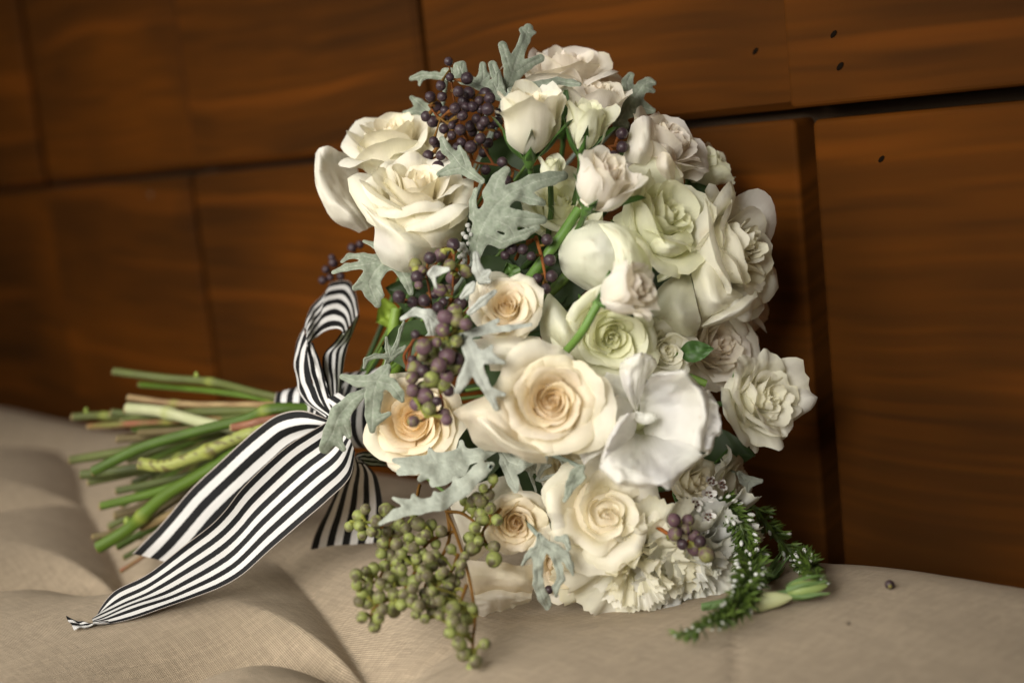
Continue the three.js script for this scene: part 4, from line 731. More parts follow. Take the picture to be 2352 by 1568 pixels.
// small white woolly buds at the foot of the large leaf
{
  const t = thing('woolly_bud_cluster', 'cluster of tiny white woolly buds at the foot of the large grey leaf', 'bud cluster'); t.position.copy(PX('c3', 1235, 1100, 0.785));
  const wm = new THREE.MeshPhysicalMaterial({ color: new THREE.Color().setRGB(0.72, 0.72, 0.66), roughness: 0.95, bumpMap: felt, bumpScale: 0.0006 }), rnd = rng(5);
  for (const [x, y, r] of [[1262, 940, 20], [1270, 975, 18], [1225, 1005, 18], [1250, 1030, 22], [1285, 1010, 16], [1220, 1100, 30], [1200, 1125, 20], [1245, 1130, 22], [1225, 1165, 24], [1200, 1180, 20], [1240, 1200, 22], [1225, 1230, 20], [1265, 1080, 18], [1275, 1150, 20], [1195, 1080, 16]]) {
    const g = new THREE.SphereGeometry(RX('c3', r, 0.785), 12, 9), p = g.attributes.position; for (let i = 0; i < p.count; i++) { const k = 1 + 0.16 * noise(p.getX(i) * 900 + r, p.getY(i) * 900, p.getZ(i) * 900); p.setXYZ(i, p.getX(i) * k, p.getY(i) * k, p.getZ(i) * k); } g.computeVertexNormals();
    mesh('bud', g, wm, t).position.copy(PX('c3', x, y, 0.782 + 0.01 * rnd())).sub(t.position);
  }
  mesh('stalk', tube([V3(0, 0, 0.002), PX('c3', 1240, 1240, 0.80).sub(t.position), PX('c3', 1180, 1330, 0.84).sub(t.position)], 0.0012, 6), wm, t);
}

// ---------------------------------------------------------------- berries
const SG = 'berry sprigs of the bouquet';
sprig('berry_sprig', 'dense cluster of blackish purple berries on rust stalks at the top', 'c1', 0.82, [[[940, 1400, 0.01], [930, 1280], [800, 1260], [640, 1230], [600, 1120]], [[640, 1230], [560, 1000, 0.005], [500, 780, 0.005], [470, 560], [455, 490]], [[800, 1260], [700, 1060, 0.006], [720, 850, 0.008], [650, 720, 0.005]], [[560, 1000, 0.008], [380, 900], [300, 800]], [[930, 1280], [1000, 1310]]],
  [[455, 470], [465, 590, 36], [595, 600, 46], [395, 655], [530, 700, 44], [610, 710, 44], [735, 715, 46], [770, 750, 44], [315, 740], [405, 740], [570, 775, 46], [640, 815], [690, 770], [365, 815, 42], [425, 845], [505, 830, 42], [755, 835, 52], [560, 885, 46], [335, 930, 46], [285, 890], [440, 920], [495, 910], [670, 910], [730, 930], [625, 965, 44], [705, 965], [780, 970, 38], [420, 985, 44], [545, 995, 44], [480, 1035, 42], [830, 935, 38], [840, 860, 38], [365, 1105, 38], [555, 1090, 44], [625, 1125, 50], [700, 1060], [760, 1095, 42], [725, 1165, 46], [520, 1130, 40], [300, 1190, 42], [395, 1190], [375, 1275, 46], [865, 1240, 44], [740, 1300, 44], [640, 1010, 38], [830, 1030, 38], [590, 820, 38], [480, 960, 36], [700, 840, 38], [340, 1080, 36], [560, 1530, 46], [600, 1400, 38], [900, 1380, 40], [930, 1440, 40]], { seed: 3, r0: 41, rs: 0.9, group: SG, jit: 0.016 });
sprig('berry_sprig', 'three dark berries on a short stalk before the blush rose', 'c2', 0.79, [[[380, 800, 0.012], [430, 805], [490, 800]], [[430, 805], [470, 860]]], [[528, 708, 44], [530, 810, 47], [465, 885, 40]], { seed: 5, group: SG, jit: 0.002, br: 10 });
sprig('berry_sprig', 'small loose sprig of purple berries on an orange stalk in the gap', 'c4', 0.782, [[[215, 400, 0.004], [235, 470], [262, 570], [282, 680], [292, 740]], [[150, 440, 0.01], [215, 415]], [[60, 570, 0.02], [100, 500, 0.01], [190, 430]]], [[300, 423, 40], [322, 580, 48], [228, 720, 42], [333, 703, 40], [290, 798, 40], [115, 498, 40], [30, 492, 45], [180, 550, 36], [-20, 540, 36]], { seed: 7, group: SG, jit: 0.006, br: 13, bark: [0.27, 0.09, 0.02] });
sprig('berry_sprig', 'loose purple berries with yellow stalks above the mixed cluster', 'c5', 0.765, [[[1120, 700, 0.02], [1110, 500], [1085, 300], [1060, 180]], [[1200, 560, 0.015], [1260, 400], [1275, 250], [1282, 60]], [[1110, 480], [960, 430], [880, 400]], [[1330, 560], [1400, 470], [1440, 420]]],
  [[1275, -8, 44], [1097, 92, 43], [1180, 72, 48, 'mix'], [985, 150, 48, 'mix'], [1040, 182, 36, 'mix'], [1250, 150, 42, 'mix'], [1367, 192, 45, 'mix'], [1270, 245, 48, 'mix'], [1000, 235, 45], [1180, 340, 46, 'mix'], [1055, 420, 50], [965, 430, 42], [1160, 470, 42], [860, 390, 46], [1455, 402, 42], [1330, 440, 48], [1130, 370, 36], [1290, 500, 48, 'mix'], [1080, 480, 40], [1010, 300, 36, 'mix'], [1200, 430, 38], [1240, 330, 36, 'mix'], [1120, 550, 40]], { seed: 9, group: SG, jit: 0.012, br: 11 });
sprig('berry_sprig', 'hanging cluster of mixed purple and lime berries before the peach rose', 'c5', 0.732, [[[920, 950, 0.05], [960, 740, 0.03], [1050, 700, 0.006], [1200, 700], [1300, 660]], [[1200, 700, 0.006], [1200, 900, 0.01], [1170, 1080, 0.008], [1190, 1250, 0.004], [1100, 1300], [1030, 1340]], [[930, 940, 0.05], [900, 840, 0.04], [960, 740, 0.03]]],
  [[985, 680, 38], [1050, 772, 62, 'mix'], [1230, 842, 62, 'mix'], [1130, 820, 50, 'green'], [1040, 845, 42, 'green'], [1092, 872, 46, 'green'], [1300, 730, 46, 'green'], [960, 872, 38], [1170, 912, 52, 'mix'], [985, 932, 50, 'mix'], [1045, 958, 48], [1112, 1020, 54, 'green'], [1225, 1000, 56, 'mix'], [960, 1010, 46, 'mix'], [1045, 1078, 48, 'green'], [965, 1108, 52, 'mix'], [1065, 1152, 58, 'mix'], [1205, 1060, 46, 'green'], [1240, 1110, 50], [1292, 930, 52, 'mix'], [1312, 868, 46], [995, 1215, 44, 'mix'], [1090, 1245, 48, 'green'], [1210, 1285, 46, 'mix'], [1222, 1332, 48, 'mix'], [970, 1345, 46, 'mix'], [1150, 1190, 38], [1220, 552, 58, 'mix'], [1300, 572, 54, 'mix'], [1372, 602, 52, 'mix'], [1195, 642, 58, 'mix'], [1130, 960, 40, 'mix'], [1220, 760, 38, 'green'], [1150, 740, 40, 'mix']], { seed: 11, group: SG, jit: 0.008, br: 14, bark: [0.24, 0.07, 0.02] });
sprig('berry_sprig', 'big spreading cluster of green berries draped on the seat', 'c8', 0.772, [[[740, 350, 0.03], [770, 440, 0.006], [830, 580], [890, 760], [938, 960], [960, 1150], [946, 1330], [962, 1410]], [[822, 580], [650, 655], [575, 830], [480, 980], [300, 1080], [280, 1170]], [[600, 280, 0.05], [560, 400, 0.02], [420, 590, 0.01], [400, 700, 0.008], [340, 880, 0.006], [270, 930]], [[850, 730, 0.004], [800, 850], [700, 950, 0.004]], [[905, 930], [862, 1060]], [[440, 590, 0.01], [260, 520, 0.002], [170, 540]], [[780, 440, 0.01], [790, 640, 0.01], [650, 900, 0.012], [600, 1050, 0.01]]],
  [[245, 435], [200, 478], [140, 547, 36], [205, 543], [225, 602], [285, 582], [325, 592, 32], [380, 440, 42], [320, 515, 45], [385, 582], [450, 572, 42], [465, 535], [590, 532, 40], [675, 540, 42], [560, 465, 32], [530, 622], [610, 632, 44], [360, 655], [450, 665, 38], [515, 682], [560, 690], [350, 725], [410, 735], [480, 725], [450, 772], [370, 806, 42], [435, 822, 30], [480, 832, 38], [660, 752, 38], [745, 777, 40], [680, 802, 36], [805, 697, 36], [895, 742, 30], [300, 822], [250, 842], [185, 862, 38], [260, 890, 38], [190, 930, 38], [265, 937], [345, 922], [395, 937], [455, 895, 40], [560, 907, 38], [620, 832], [650, 872, 40], [685, 907, 46], [735, 862], [785, 890, 40], [830, 912, 36], [225, 982], [275, 992], [335, 1007, 38], [430, 990, 38], [555, 952], [630, 985, 40], [680, 970], [740, 985, 42], [800, 1000], [205, 1037], [255, 1050, 36], [360, 1090, 36], [430, 1087, 42], [480, 1060, 42], [540, 1042], [590, 1067, 40], [640, 1042], [730, 1032, 40], [575, 1120, 35], [635, 1150, 36], [680, 1112, 36], [735, 1080, 36], [730, 1127], [225, 1140, 36], [330, 1147, 36], [305, 1200, 38], [820, 1080, 46], [895, 1085, 40], [945, 1080, 32], [820, 1167, 46], [910, 1150, 46], [800, 1242, 42], [880, 1215, 42], [860, 1312, 45], [1025, 1315, 40], [890, 1380, 42], [965, 1432, 40], [945, 1465, 36], [870, 792, 38], [862, 850, 32], [790, 942], [500, 992], [620, 722], [705, 662], [760, 842], [580, 760], [520, 770], [600, 880], [510, 560, 36], [640, 600], [740, 580], [400, 880], [500, 900], [700, 730], [560, 1010], [680, 1040], [780, 1050]], { seed: 13, kind: 'green', r0: 35, group: SG, jit: 0.011, br: 11, bark: [0.21, 0.10, 0.02], slope: -0.00007 });
sprig('berry_sprig', 'short upright cluster of green berries beside the small peach rose', 'c8', 0.762, [[[780, 452, 0.006], [870, 460], [935, 500], [1000, 560]], [[1130, 430, 0.002], [1070, 500], [1010, 590], [1050, 690]], [[1070, 500], [1040, 380], [1070, 280]]],
  [[1080, 240, 36], [1015, 300, 32], [1050, 340, 40], [1000, 385, 44], [940, 432], [1060, 430, 40], [970, 355], [1000, 462, 40], [1010, 502, 42], [1105, 505, 36], [960, 555, 40], [925, 622, 40], [985, 640, 32], [940, 690, 48], [1085, 680, 36], [1085, 762, 48], [965, 690, 34], [890, 385, 32], [940, 385]], { seed: 15, kind: 'green', r0: 36, group: SG, jit: 0.008, br: 11, bark: [0.23, 0.11, 0.02] });
sprig('berry_sprig', 'row of plum coloured berries on an orange stalk by the carnations', 'e3', 0.757, [[[290, 800, 0.004], [370, 850], [470, 900], [560, 950], [620, 980]], [[430, 870], [455, 800]], [[500, 915], [530, 870]]], [[410, 755, 40], [502, 755, 43], [485, 812, 36], [415, 850, 46], [545, 862, 44], [585, 900, 38, 'dark'], [465, 920, 36, 'dark'], [550, 947, 45], [632, 990, 52]], { seed: 17, kind: 'mix', group: SG, jit: 0.006, br: 14, bark: [0.28, 0.09, 0.02] });
sprig('berry_sprig', 'dim purple berries behind the ribbon loop', 'c5', 0.955, [[[620, 120, 0.01], [480, 70], [380, 140], [320, 210]], [[480, 70], [500, 20]], [[380, 140], [400, 220]]], [[500, 15, 36], [355, 130, 34], [300, 180, 32], [275, 262, 30], [410, 232, 32], [332, 240, 28], [560, -10, 30], [345, 90, 28]], { seed: 19, group: SG, jit: 0.006, br: 8 });
sprig('berry_sprig', 'few dark berries pressed between the roses and the seat', 'd1', 0.80, [[[300, 840, 0.01], [350, 900], [440, 900]]], [[390, 862, 32], [462, 912, 32], [400, 916, 34], [360, 872, 28], [250, 938, 30], [430, 860, 26], [520, 905, 28]], { seed: 21, group: SG, jit: 0.006, br: 10, bark: [0.2, 0.22, 0.04] });
{ const t = thing('loose_berry', 'single dark berry fallen on the seat apart from the bouquet', 'berry'); const g = seatAt(2045, 1352); t.position.copy(g).add(V3(0, 0.0022, 0)); const m = mesh('fruit', BG.dark[2], berryMat, t); m.scale.setScalar(0.0025); aim(m, camDir(0.2, 0.5, -0.8)); const c = mesh('calyx', new THREE.SphereGeometry(0.0011, 8, 6), new THREE.MeshStandardMaterial({ color: new THREE.Color().setRGB(0.2, 0.17, 0.04), roughness: 0.7 }), t); c.position.copy(camDir(-0.15, -0.2, 1).multiplyScalar(0.0021)); }
{ const t = thing('loose_berry', 'tiny dark crumb lying on the seat below the fallen berry', 'crumb'); t.position.copy(seatAt(1950, 1434)).add(V3(0, 0.0005, 0)); mesh('crumb_body', new THREE.DodecahedronGeometry(0.0008, 1), berryMat.clone(), t).material.vertexColors = false; t.children[0].material.color.setRGB(0.05, 0.035, 0.02); }
// ---------------------------------------------------------------- spikes with small white buds (gooseneck) and the lisianthus buds on the seat
const budMat = new THREE.MeshPhysicalMaterial({ color: new THREE.Color().setRGB(0.84, 0.85, 0.80), roughness: 0.6, transmission: 0.1, thickness: 0, side: THREE.DoubleSide });
function sliver(len, w, seed) { return petalGeo({ L: len, W: 0.9, r0: w * 0.4, a0: D2R * 35, a1: D2R * 12, curl: D2R * 12, flat: 0.6, tuck: 0, seed, nu: 4, nv: 6, round: 0.9, rp: 0.8, foot: 1, wav: 0.02 }); }
const budGeo = (() => { const g = new THREE.LatheGeometry([[0.0001, 0], [0.5, 0.25], [0.78, 0.9], [0.8, 1.5], [0.55, 2.1], [0.2, 2.4], [0.0001, 2.45]].map(([a, b]) => new THREE.Vector2(a, b)), 10); return g; })();
const GREEN = [[0.09, 0.15, 0.02], [0.125, 0.195, 0.028], [0.07, 0.12, 0.018]];
function greenPaint(g, c, s) { return paint(g, (x, y, z) => { const k = 1 + 0.3 * fbm(x * 260 + s, y * 260, z * 260, 2); return [c[0] * k, c[1] * k, c[2] * k]; }); }
function spike(label, pts, o) {
  const t = thing('flower_spike', label, 'flower spike', null, 'green spikes of small white buds'), rnd = rng(o.seed);
  const c = new THREE.CatmullRomCurve3(pts); t.position.copy(pts[0]);
  mesh('axis', greenPaint(tube(c.getPoints(18).map((p) => p.clone().sub(t.position)), [0.0016, 0.0016, 0.001], 7, 36), [0.09, 0.13, 0.035], 1), sepalMat, t);
  const n = o.n, bracts = [];
  for (let i = 0; i < n; i++) {
    const f = (i + rnd() * 0.6) / n, q = c.getPointAt(Math.min(0.995, f)), tg = c.getTangentAt(Math.min(0.995, f));
    const side = V3(rnd() - 0.5, rnd() - 0.5, rnd() - 0.5).projectOnPlane(tg).normalize(), w = ss(0, 0.1, f) * lerp(1, 0.55, ss(0.6, 1, f)) * o.w;
    const dir = side.clone().multiplyScalar(0.75).addScaledVector(tg, lerp(0.55, 1.15, f)).normalize();
    const len = w * (0.75 + 0.5 * rnd());
    // green calyx lobes hugging each bud
    const qd = new THREE.Quaternion().setFromUnitVectors(UPV, dir), e = q.clone().addScaledVector(dir, len * 0.35).sub(t.position);
    for (let k = 0; k < 4; k++) { const g = sliver(len * 0.5, len * 0.14, i * 7 + k); g.rotateY(k * 1.57 + rnd()); g.applyQuaternion(qd); g.translate(e.x, e.y, e.z); bracts.push(greenPaint(g, GREEN[(i + k) % 3], i)); }
    const st = tube([q.clone().sub(t.position), e.clone().lerp(q.clone().sub(t.position), 0.4), e.clone()], 0.0005, 5, 4); bracts.push(greenPaint(st, [0.09, 0.14, 0.04], i));
    const lf = sliver(len * 0.85, len * 0.085, i + 900); { const q2 = new THREE.Quaternion().setFromUnitVectors(UPV, side.clone().multiplyScalar(0.9).addScaledVector(tg, 0.4).normalize()); lf.applyQuaternion(q2); const b = q.clone().sub(t.position); lf.translate(b.x, b.y, b.z); bracts.push(greenPaint(lf, GREEN[i % 3], i)); }
    if (rnd() < lerp(o.white ?? 1, 0.35, ss(0.35, 0.9, f))) {
      const m = mesh('bud', budGeo, budMat, t), s = len * 0.09 * lerp(1.15, 0.8, f); m.position.copy(e).addScaledVector(dir, len * 0.22); aim(m, dir, rnd() * 6); m.scale.set(s, s * 1.25, s);
    }
  }
  const bm = mesh('bracts', mergeGeometries(bracts), sepalMat, t); bm.userData.kind = 'stuff';
  return t;
}
const dS = (px, py, up) => seatAt(px, py, up);
const spA = spike('green spike with open tiny white flowers curving down onto the seat', [P(1590, 1170, 0.80), P(1650, 1155, 0.795), P(1695, 1195, 0.79), P(1718, 1260, 0.785), dS(1722, 1330, 0.016), dS(1690, 1392, 0.013), dS(1640, 1428, 0.011), dS(1595, 1448, 0.009), dS(1562, 1456, 0.008)], { seed: 5, n: 215, w: 0.0135, white: 0.7 });
spike('dim green spike leaning along the wall behind the curving one', [P(1700, 1130, 0.835), P(1745, 1180, 0.84), P(1780, 1230, 0.845), P(1825, 1275, 0.845), dS(1862, 1306, 0.012), dS(1888, 1340, 0.009)], { seed: 9, n: 160, w: 0.012, white: 0.6 });
{ // opened star flowers on the base of the first spike
  const pm = new THREE.MeshPhysicalMaterial({ color: new THREE.Color().setRGB(0.82, 0.80, 0.77), roughness: 0.65, transmission: 0.12, thickness: 0, side: THREE.DoubleSide }), am = new THREE.MeshStandardMaterial({ color: new THREE.Color().setRGB(0.12, 0.06, 0.045), roughness: 0.7 });
  const rnd = rng(3);
  for (const [x, y, dx, dy, s] of [[632, 582, 0.2, 0.1, 1], [562, 630, -0.3, -0.3, 1], [630, 720, 0.2, -0.2, 1], [598, 785, 0, -0.6, 0.95], [650, 505, 0.3, 0.7, 0.7], [712, 525, 0.8, 0.5, 0.8]]) {
    const f = new THREE.Group(); f.name = 'open_flower'; spA.add(f); f.position.copy(PX('e3', x, y, 0.782)).sub(spA.position); aim(f, camDir(dx, dy, 0.9), rnd() * 6);
    for (let k = 0; k < 5; k++) mesh('petal', petalGeo({ L: 0.0058 * s, W: 0.62, r0: 0.0007, a0: D2R * 20, a1: D2R * 66, curl: D2R * -25, cs: 0.5, flat: 0.2, tuck: 0.05, phi: k * 1.2566, wav: 0.05, seed: 40 + k, nu: 6, nv: 8, round: 0.35 }), pm, f);
    for (let k = 0; k < 5; k++) { const m = mesh('stamen', new THREE.SphereGeometry(0.0007, 6, 5), am, f); m.position.set(Math.cos(k * 1.2566 + 0.6) * 0.0016, 0.0028, Math.sin(k * 1.2566 + 0.6) * 0.0016); m.scale.set(1, 1.5, 1); }
  }
}
function lisiBud(label, pts, budAt, budDir, L, W, tone, tips) {
  const t = thing('lisianthus_bud', label, 'flower bud', budAt, 'closed lisianthus buds lying on the seat');
  mesh('stem', greenPaint(tube(pts.map((p) => p.clone().sub(budAt)), [0.0017, 0.0014, 0.0016], 8, 24), [0.11, 0.19, 0.06], 2), sepalMat, t);
  const core = new THREE.LatheGeometry([[0.0001, 0], [0.6, 0.03], [0.95, 0.2], [1, 0.4], [0.75, 0.7], [0.35, 0.9], [0.0001, 1]].map(([a, b]) => new THREE.Vector2(a * W, b * L)), 14);
  const b = mesh('bud', paint(core, (x, y, z) => { const k = 1 + 0.12 * noise(Math.atan2(x, z) * 3, y * 40); return [tone[0] * k, tone[1] * k, tone[2] * k]; }), sepalMat, t); aim(b, budDir);
  for (let k = 0; k < 5; k++) {
    const g = petalGeo({ L: L * tips * (0.9 + 0.25 * Math.sin(k * 7)), W: 0.42, r0: W * 0.8, a0: D2R * 24, a1: D2R * -9, curl: D2R * (14 + 10 * Math.sin(k * 3)), cs: 0.6, flat: 0, tuck: 0, phi: k * 1.2566, wav: 0.05, seed: 60 + k, nu: 5, nv: 14, round: 0.94, rp: 0.55, foot: 1 });
    const m = mesh('sepal', greenPaint(g, [0.12, 0.21, 0.055], k), sepalMat, t); aim(m, budDir);
  }
  return t;
}
{
  const a = dS(1808, 1360, 0.008), b = dS(1900, 1344, 0.009), dir = b.clone().sub(a).normalize();
  lisiBud('green lisianthus bud with long pointed sepals on the seat', [dS(1612, 1392, 0.006), dS(1690, 1376, 0.008), dS(1760, 1368, 0.008), a], a, dir, 0.021, 0.0046, [0.30, 0.40, 0.12], 1.5);
  const c = dS(1698, 1388, 0.006), e = dS(1800, 1374, 0.006);
  lisiBud('pale yellow green bud lying under the long pointed one', [dS(1615, 1396, 0.004), dS(1650, 1392, 0.005), c], c, e.clone().sub(c).normalize(), 0.028, 0.0052, [0.55, 0.58, 0.30], 0.4);
  const f = P(1768, 1330, 0.80);
  lisiBud('slim green bud with thread like sepals rising from the seat', [dS(1640, 1392, 0.006), dS(1700, 1370, 0.01), f], f, camDir(0.55, 0.8, -0.1), 0.012, 0.0026, [0.14, 0.22, 0.07], 2.1);
}
// loose green leaf and stems at the back, and dark inner foliage
function broadLeaf(label, base, tip, w, col, seed, up = cF.clone().negate(), group) {
  const t = thing('green_leaf', label, 'leaf', base, group), ax = tip.clone().sub(base), L = ax.length(); ax.normalize();
  const side = new THREE.Vector3().crossVectors(ax, up).normalize(), nrm = new THREE.Vector3().crossVectors(side, ax);
  const g = gridGeo(10, 16, (u, v) => { const s = u * 2 - 1, ww = w * Math.sin(Math.PI * v ** 0.8) ** 0.9 * (1 + 0.05 * noise(v * 22, s > 0 ? 1 : 5, seed)), p = ax.clone().multiplyScalar(v * L).addScaledVector(side, s * ww).addScaledVector(nrm, -L * 0.14 * v * v + Math.abs(s) * w * 0.25 + 0.0012 * noise(u * 4, v * 6, seed)); return [p.x, p.y, p.z]; });
  mesh('blade', paint(g, (x, y, z, u, v) => { const k = 0.9 + 0.3 * fbm(u * 7, v * 9, seed) + 0.25 * Math.exp(-(((u - 0.5) / 0.03) ** 2)); return [col[0] * k, col[1] * k, col[2] * k]; }), sepalMat, t);
  mesh('stalk', greenPaint(tube([V3(0, 0, 0), base.clone().lerp(BIND, 0.3).sub(base), base.clone().lerp(BIND, 0.6).sub(base)], 0.0011, 6, 8), [0.1, 0.18, 0.03], seed), sepalMat, t);
  return t;
}
broadLeaf('bright yellow green leaf showing wall side between ribbon loop and berries', PX('c5', 850, 500, 0.90), PX('c5', 690, 580, 0.89), 0.0115, [0.24, 0.34, 0.035], 3);
broadLeaf('narrow green leaf in the dark gap beside the loose purple berries', PX('c5', 1740, 260, 0.80), PX('c5', 1685, 130, 0.795), 0.0055, [0.10, 0.19, 0.04], 5);
broadLeaf('dark green leaf tucked between blush rose and ruffled rose', P(1560, 812, 0.795), P(1640, 800, 0.79), 0.006, [0.06, 0.14, 0.03], 6);
broadLeaf('dark green leaf behind the crown rose and cream rosebud', P(1278, 285, 0.82), P(1300, 195, 0.815), 0.005, [0.06, 0.13, 0.03], 7);
broadLeaf('green leaf under the small greenish rose by the wall', P(1565, 445, 0.85), P(1640, 440, 0.85), 0.006, [0.05, 0.11, 0.03], 8);
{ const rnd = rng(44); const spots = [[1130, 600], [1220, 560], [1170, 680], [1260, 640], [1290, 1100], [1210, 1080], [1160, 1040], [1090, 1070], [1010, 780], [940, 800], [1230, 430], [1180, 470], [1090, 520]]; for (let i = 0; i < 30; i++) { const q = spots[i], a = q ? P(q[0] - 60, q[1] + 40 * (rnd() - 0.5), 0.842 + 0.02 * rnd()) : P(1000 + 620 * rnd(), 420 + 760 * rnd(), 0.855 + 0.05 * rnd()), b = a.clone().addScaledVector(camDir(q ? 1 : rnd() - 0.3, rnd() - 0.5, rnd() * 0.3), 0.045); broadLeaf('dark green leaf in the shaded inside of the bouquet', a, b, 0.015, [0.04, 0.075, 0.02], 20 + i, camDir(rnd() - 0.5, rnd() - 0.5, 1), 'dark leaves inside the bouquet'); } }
// visible loose stems inside the bouquet
function innerStem(label, pts, r, col, seed) { const t = thing('green_stalk', label, 'stem', pts[0], 'green stems showing inside the bouquet'); mesh('stalk', greenPaint(tube(pts.map((p) => p.clone().sub(pts[0])), r, 9, 24), col, seed), sepalMat, t); return t; }
innerStem('thick green stem running down from the half open blush bud', [P(1330, 480, 0.79), P(1290, 540, 0.788), P(1245, 600, 0.79), P(1200, 660, 0.80), P(1130, 760, 0.84)], 0.0029, [0.11, 0.22, 0.035], 1);
innerStem('short green stem beside the huge pale petal', [P(1320, 600, 0.81), P(1300, 635, 0.80), P(1270, 665, 0.805), P(1220, 720, 0.85)], 0.003, [0.09, 0.15, 0.03], 2);
innerStem('bright green stem behind the twisted grey leaf', [PX('c5', 840, 480, 0.885), PX('c5', 815, 640, 0.885), PX('c5', 780, 900, 0.90), PX('c5', 700, 1050, 0.92)], 0.0036, [0.17, 0.27, 0.03], 3);
innerStem('second bright green stem behind the hanging mixed berries', [PX('c5', 960, 620, 0.87), PX('c5', 900, 780, 0.88), PX('c5', 840, 950, 0.90), PX('c5', 760, 1060, 0.92)], 0.003, [0.16, 0.27, 0.03], 4);
innerStem('thin green stem crossing beside the ruffled rose', [PX('c7', 560, 385, 0.80), PX('c7', 720, 435, 0.80), PX('c7', 860, 490, 0.80)], 0.0022, [0.13, 0.22, 0.04], 5);

// ---------------------------------------------------------------- cut stems leaving the binding
const cutMat = new THREE.MeshPhysicalMaterial({ color: 0xffffff, vertexColors: true, roughness: 0.38, specularIntensity: 0.6, bumpMap: veinTex, bumpScale: 0.0004 });
function cutStem(label, pts, r, col, o = {}) {   // pts in enlargement d2: [x, y, distance]
  const d0 = pts[0][2], tip = PX('d2', pts[0][0], pts[0][1], d0), t = thing('cut_stem', label, 'stem', tip, 'cut stems below the ribbon');
  const P3 = pts.map(([x, y, d]) => PX('d2', x, y, d)); P3.push(BIND.clone().addScaledVector(cU, (o.k || 0) * 0.012)); const R = RX('d2', r * 1.12, d0), S = o.seed || pts[0][0];
  const curve = new THREE.CatmullRomCurve3(P3, false, 'centripetal'), n = 40, nodes = o.nodes || [0.3 + 0.4 * h3(S, 3, 1)];
  const g = tube(curve.getPoints(30).map((p) => p.sub(tip)), Array.from({ length: n + 1 }, (_, i) => { const f = i / n; let k = 1 + 0.05 * noise(f * 9, S); for (const q of nodes) k += 0.32 * Math.exp(-(((f - q) / 0.022) ** 2)); return R * k; }), 12, 60);
  const c2 = o.c2 || [col[0] * 0.75, col[1] * 0.7, col[2] * 0.8];
  mesh('stalk', paint(g, (x, y, z, u, v) => { const k = 0.5 + 0.75 * fbm(v * 14 + S, u * 3, S, 3); let c = mix3(col, c2, clamp(k)); if (o.spots && noise(v * 60, u * 9, S) > 0.5) c = mix3(c, [0.09, 0.05, 0.03], 0.75); for (const q of nodes) c = mix3(c, [0.30, 0.33, 0.06], 0.55 * Math.exp(-(((v - q) / 0.018) ** 2))); return c; }), cutMat, t);
  const dir = P3[0].clone().sub(P3[1]).normalize(), cap = new THREE.CylinderGeometry(R * 0.99, R * 1.01, 0.0016, 12); cap.applyQuaternion(new THREE.Quaternion().setFromUnitVectors(UPV, dir.clone().add(camDir(0, 0.3, 0.2).multiplyScalar(0.3)).normalize()));
  mesh('cut_end', paint(cap, (x, y, z) => { const k = 1 + 0.3 * noise(x * 900, y * 900, z * 900); return [0.36 * k, 0.27 * k, 0.13 * k]; }), cutMat, t);
  if (o.bud) { const g2 = new THREE.SphereGeometry(R * 0.8, 9, 7); g2.scale(0.8, 1.4, 0.8); const m = mesh('leaf_scar', greenPaint(g2, [0.28, 0.36, 0.07], S), cutMat, t); m.position.copy(curve.getPoint(nodes[0])).sub(tip).addScaledVector(cU, R * 1.1); }
}
const gO = [0.125, 0.15, 0.04], gG = [0.105, 0.185, 0.02], gB = [0.17, 0.135, 0.055], gT = [0.38, 0.27, 0.13], gP = [0.42, 0.45, 0.24], gD = [0.10, 0.125, 0.035];
cutStem('topmost olive cut stem with a yellow node', [[510, 162, 1.03], [850, 205, 1.01], [1190, 235, 0.99], [1560, 322, 0.955]], 24, gO, { nodes: [0.42], bud: 1, seed: 1 });
cutStem('short bright green cut stem under the topmost olive one', [[690, 252, 1.04], [900, 270, 1.02], [1300, 312, 0.98]], 19, gG, { seed: 2 });
cutStem('straight tan woody cut stem lying above the pale one', [[610, 342, 1.0], [940, 385, 0.985], [1330, 395, 0.965], [1620, 396, 0.945]], 21, gT, { c2: [0.24, 0.15, 0.07], seed: 3, nodes: [0.22] });
cutStem('thick pale whitish cut stem angled down to the ribbon', [[598, 418, 0.985], [830, 440, 0.975], [1190, 530, 0.955], [1420, 560, 0.945]], 37, gP, { c2: [0.5, 0.5, 0.3], seed: 4, nodes: [0.2] });
cutStem('long olive cut stem with a bright leaf scar near its end', [[225, 478, 1.04], [400, 468, 1.03], [640, 482, 1.01], [1150, 440, 0.97]], 25, gO, { nodes: [0.13], bud: 1, seed: 5 });
cutStem('thin olive cut stem marked with a red patch', [[335, 545, 1.03], [640, 525, 1.0], [1300, 482, 0.965]], 20, [0.17, 0.2, 0.055], { c2: [0.3, 0.1, 0.06], seed: 6 });
cutStem('brown cut stem half hidden behind the glossy green one', [[690, 588, 1.0], [900, 575, 0.985], [1200, 545, 0.965]], 25, gB, { seed: 7 });
cutStem('long glossy dark green cut stem lying across the front', [[365, 855, 0.955], [700, 692, 0.945], [1100, 572, 0.935], [1430, 490, 0.925], [1620, 420, 0.92]], 32, [0.08, 0.145, 0.02], { nodes: [0.72], seed: 8 });
cutStem('olive cut stem behind the glossy dark green one', [[208, 778, 1.01], [500, 730, 0.995], [900, 640, 0.97], [1300, 560, 0.95]], 27, gO, { seed: 9 });
cutStem('thick yellow green cut stem with brown spots', [[690, 802, 0.935], [860, 818, 0.93], [1100, 742, 0.925], [1450, 592, 0.92]], 40, [0.34, 0.36, 0.09], { c2: [0.26, 0.30, 0.08], spots: 1, seed: 10, nodes: [0.35] });
cutStem('blunt brownish cut stem end below the glossy one', [[285, 880, 0.99], [600, 845, 0.98], [900, 780, 0.965], [1300, 640, 0.94]], 30, gD, { seed: 11 });
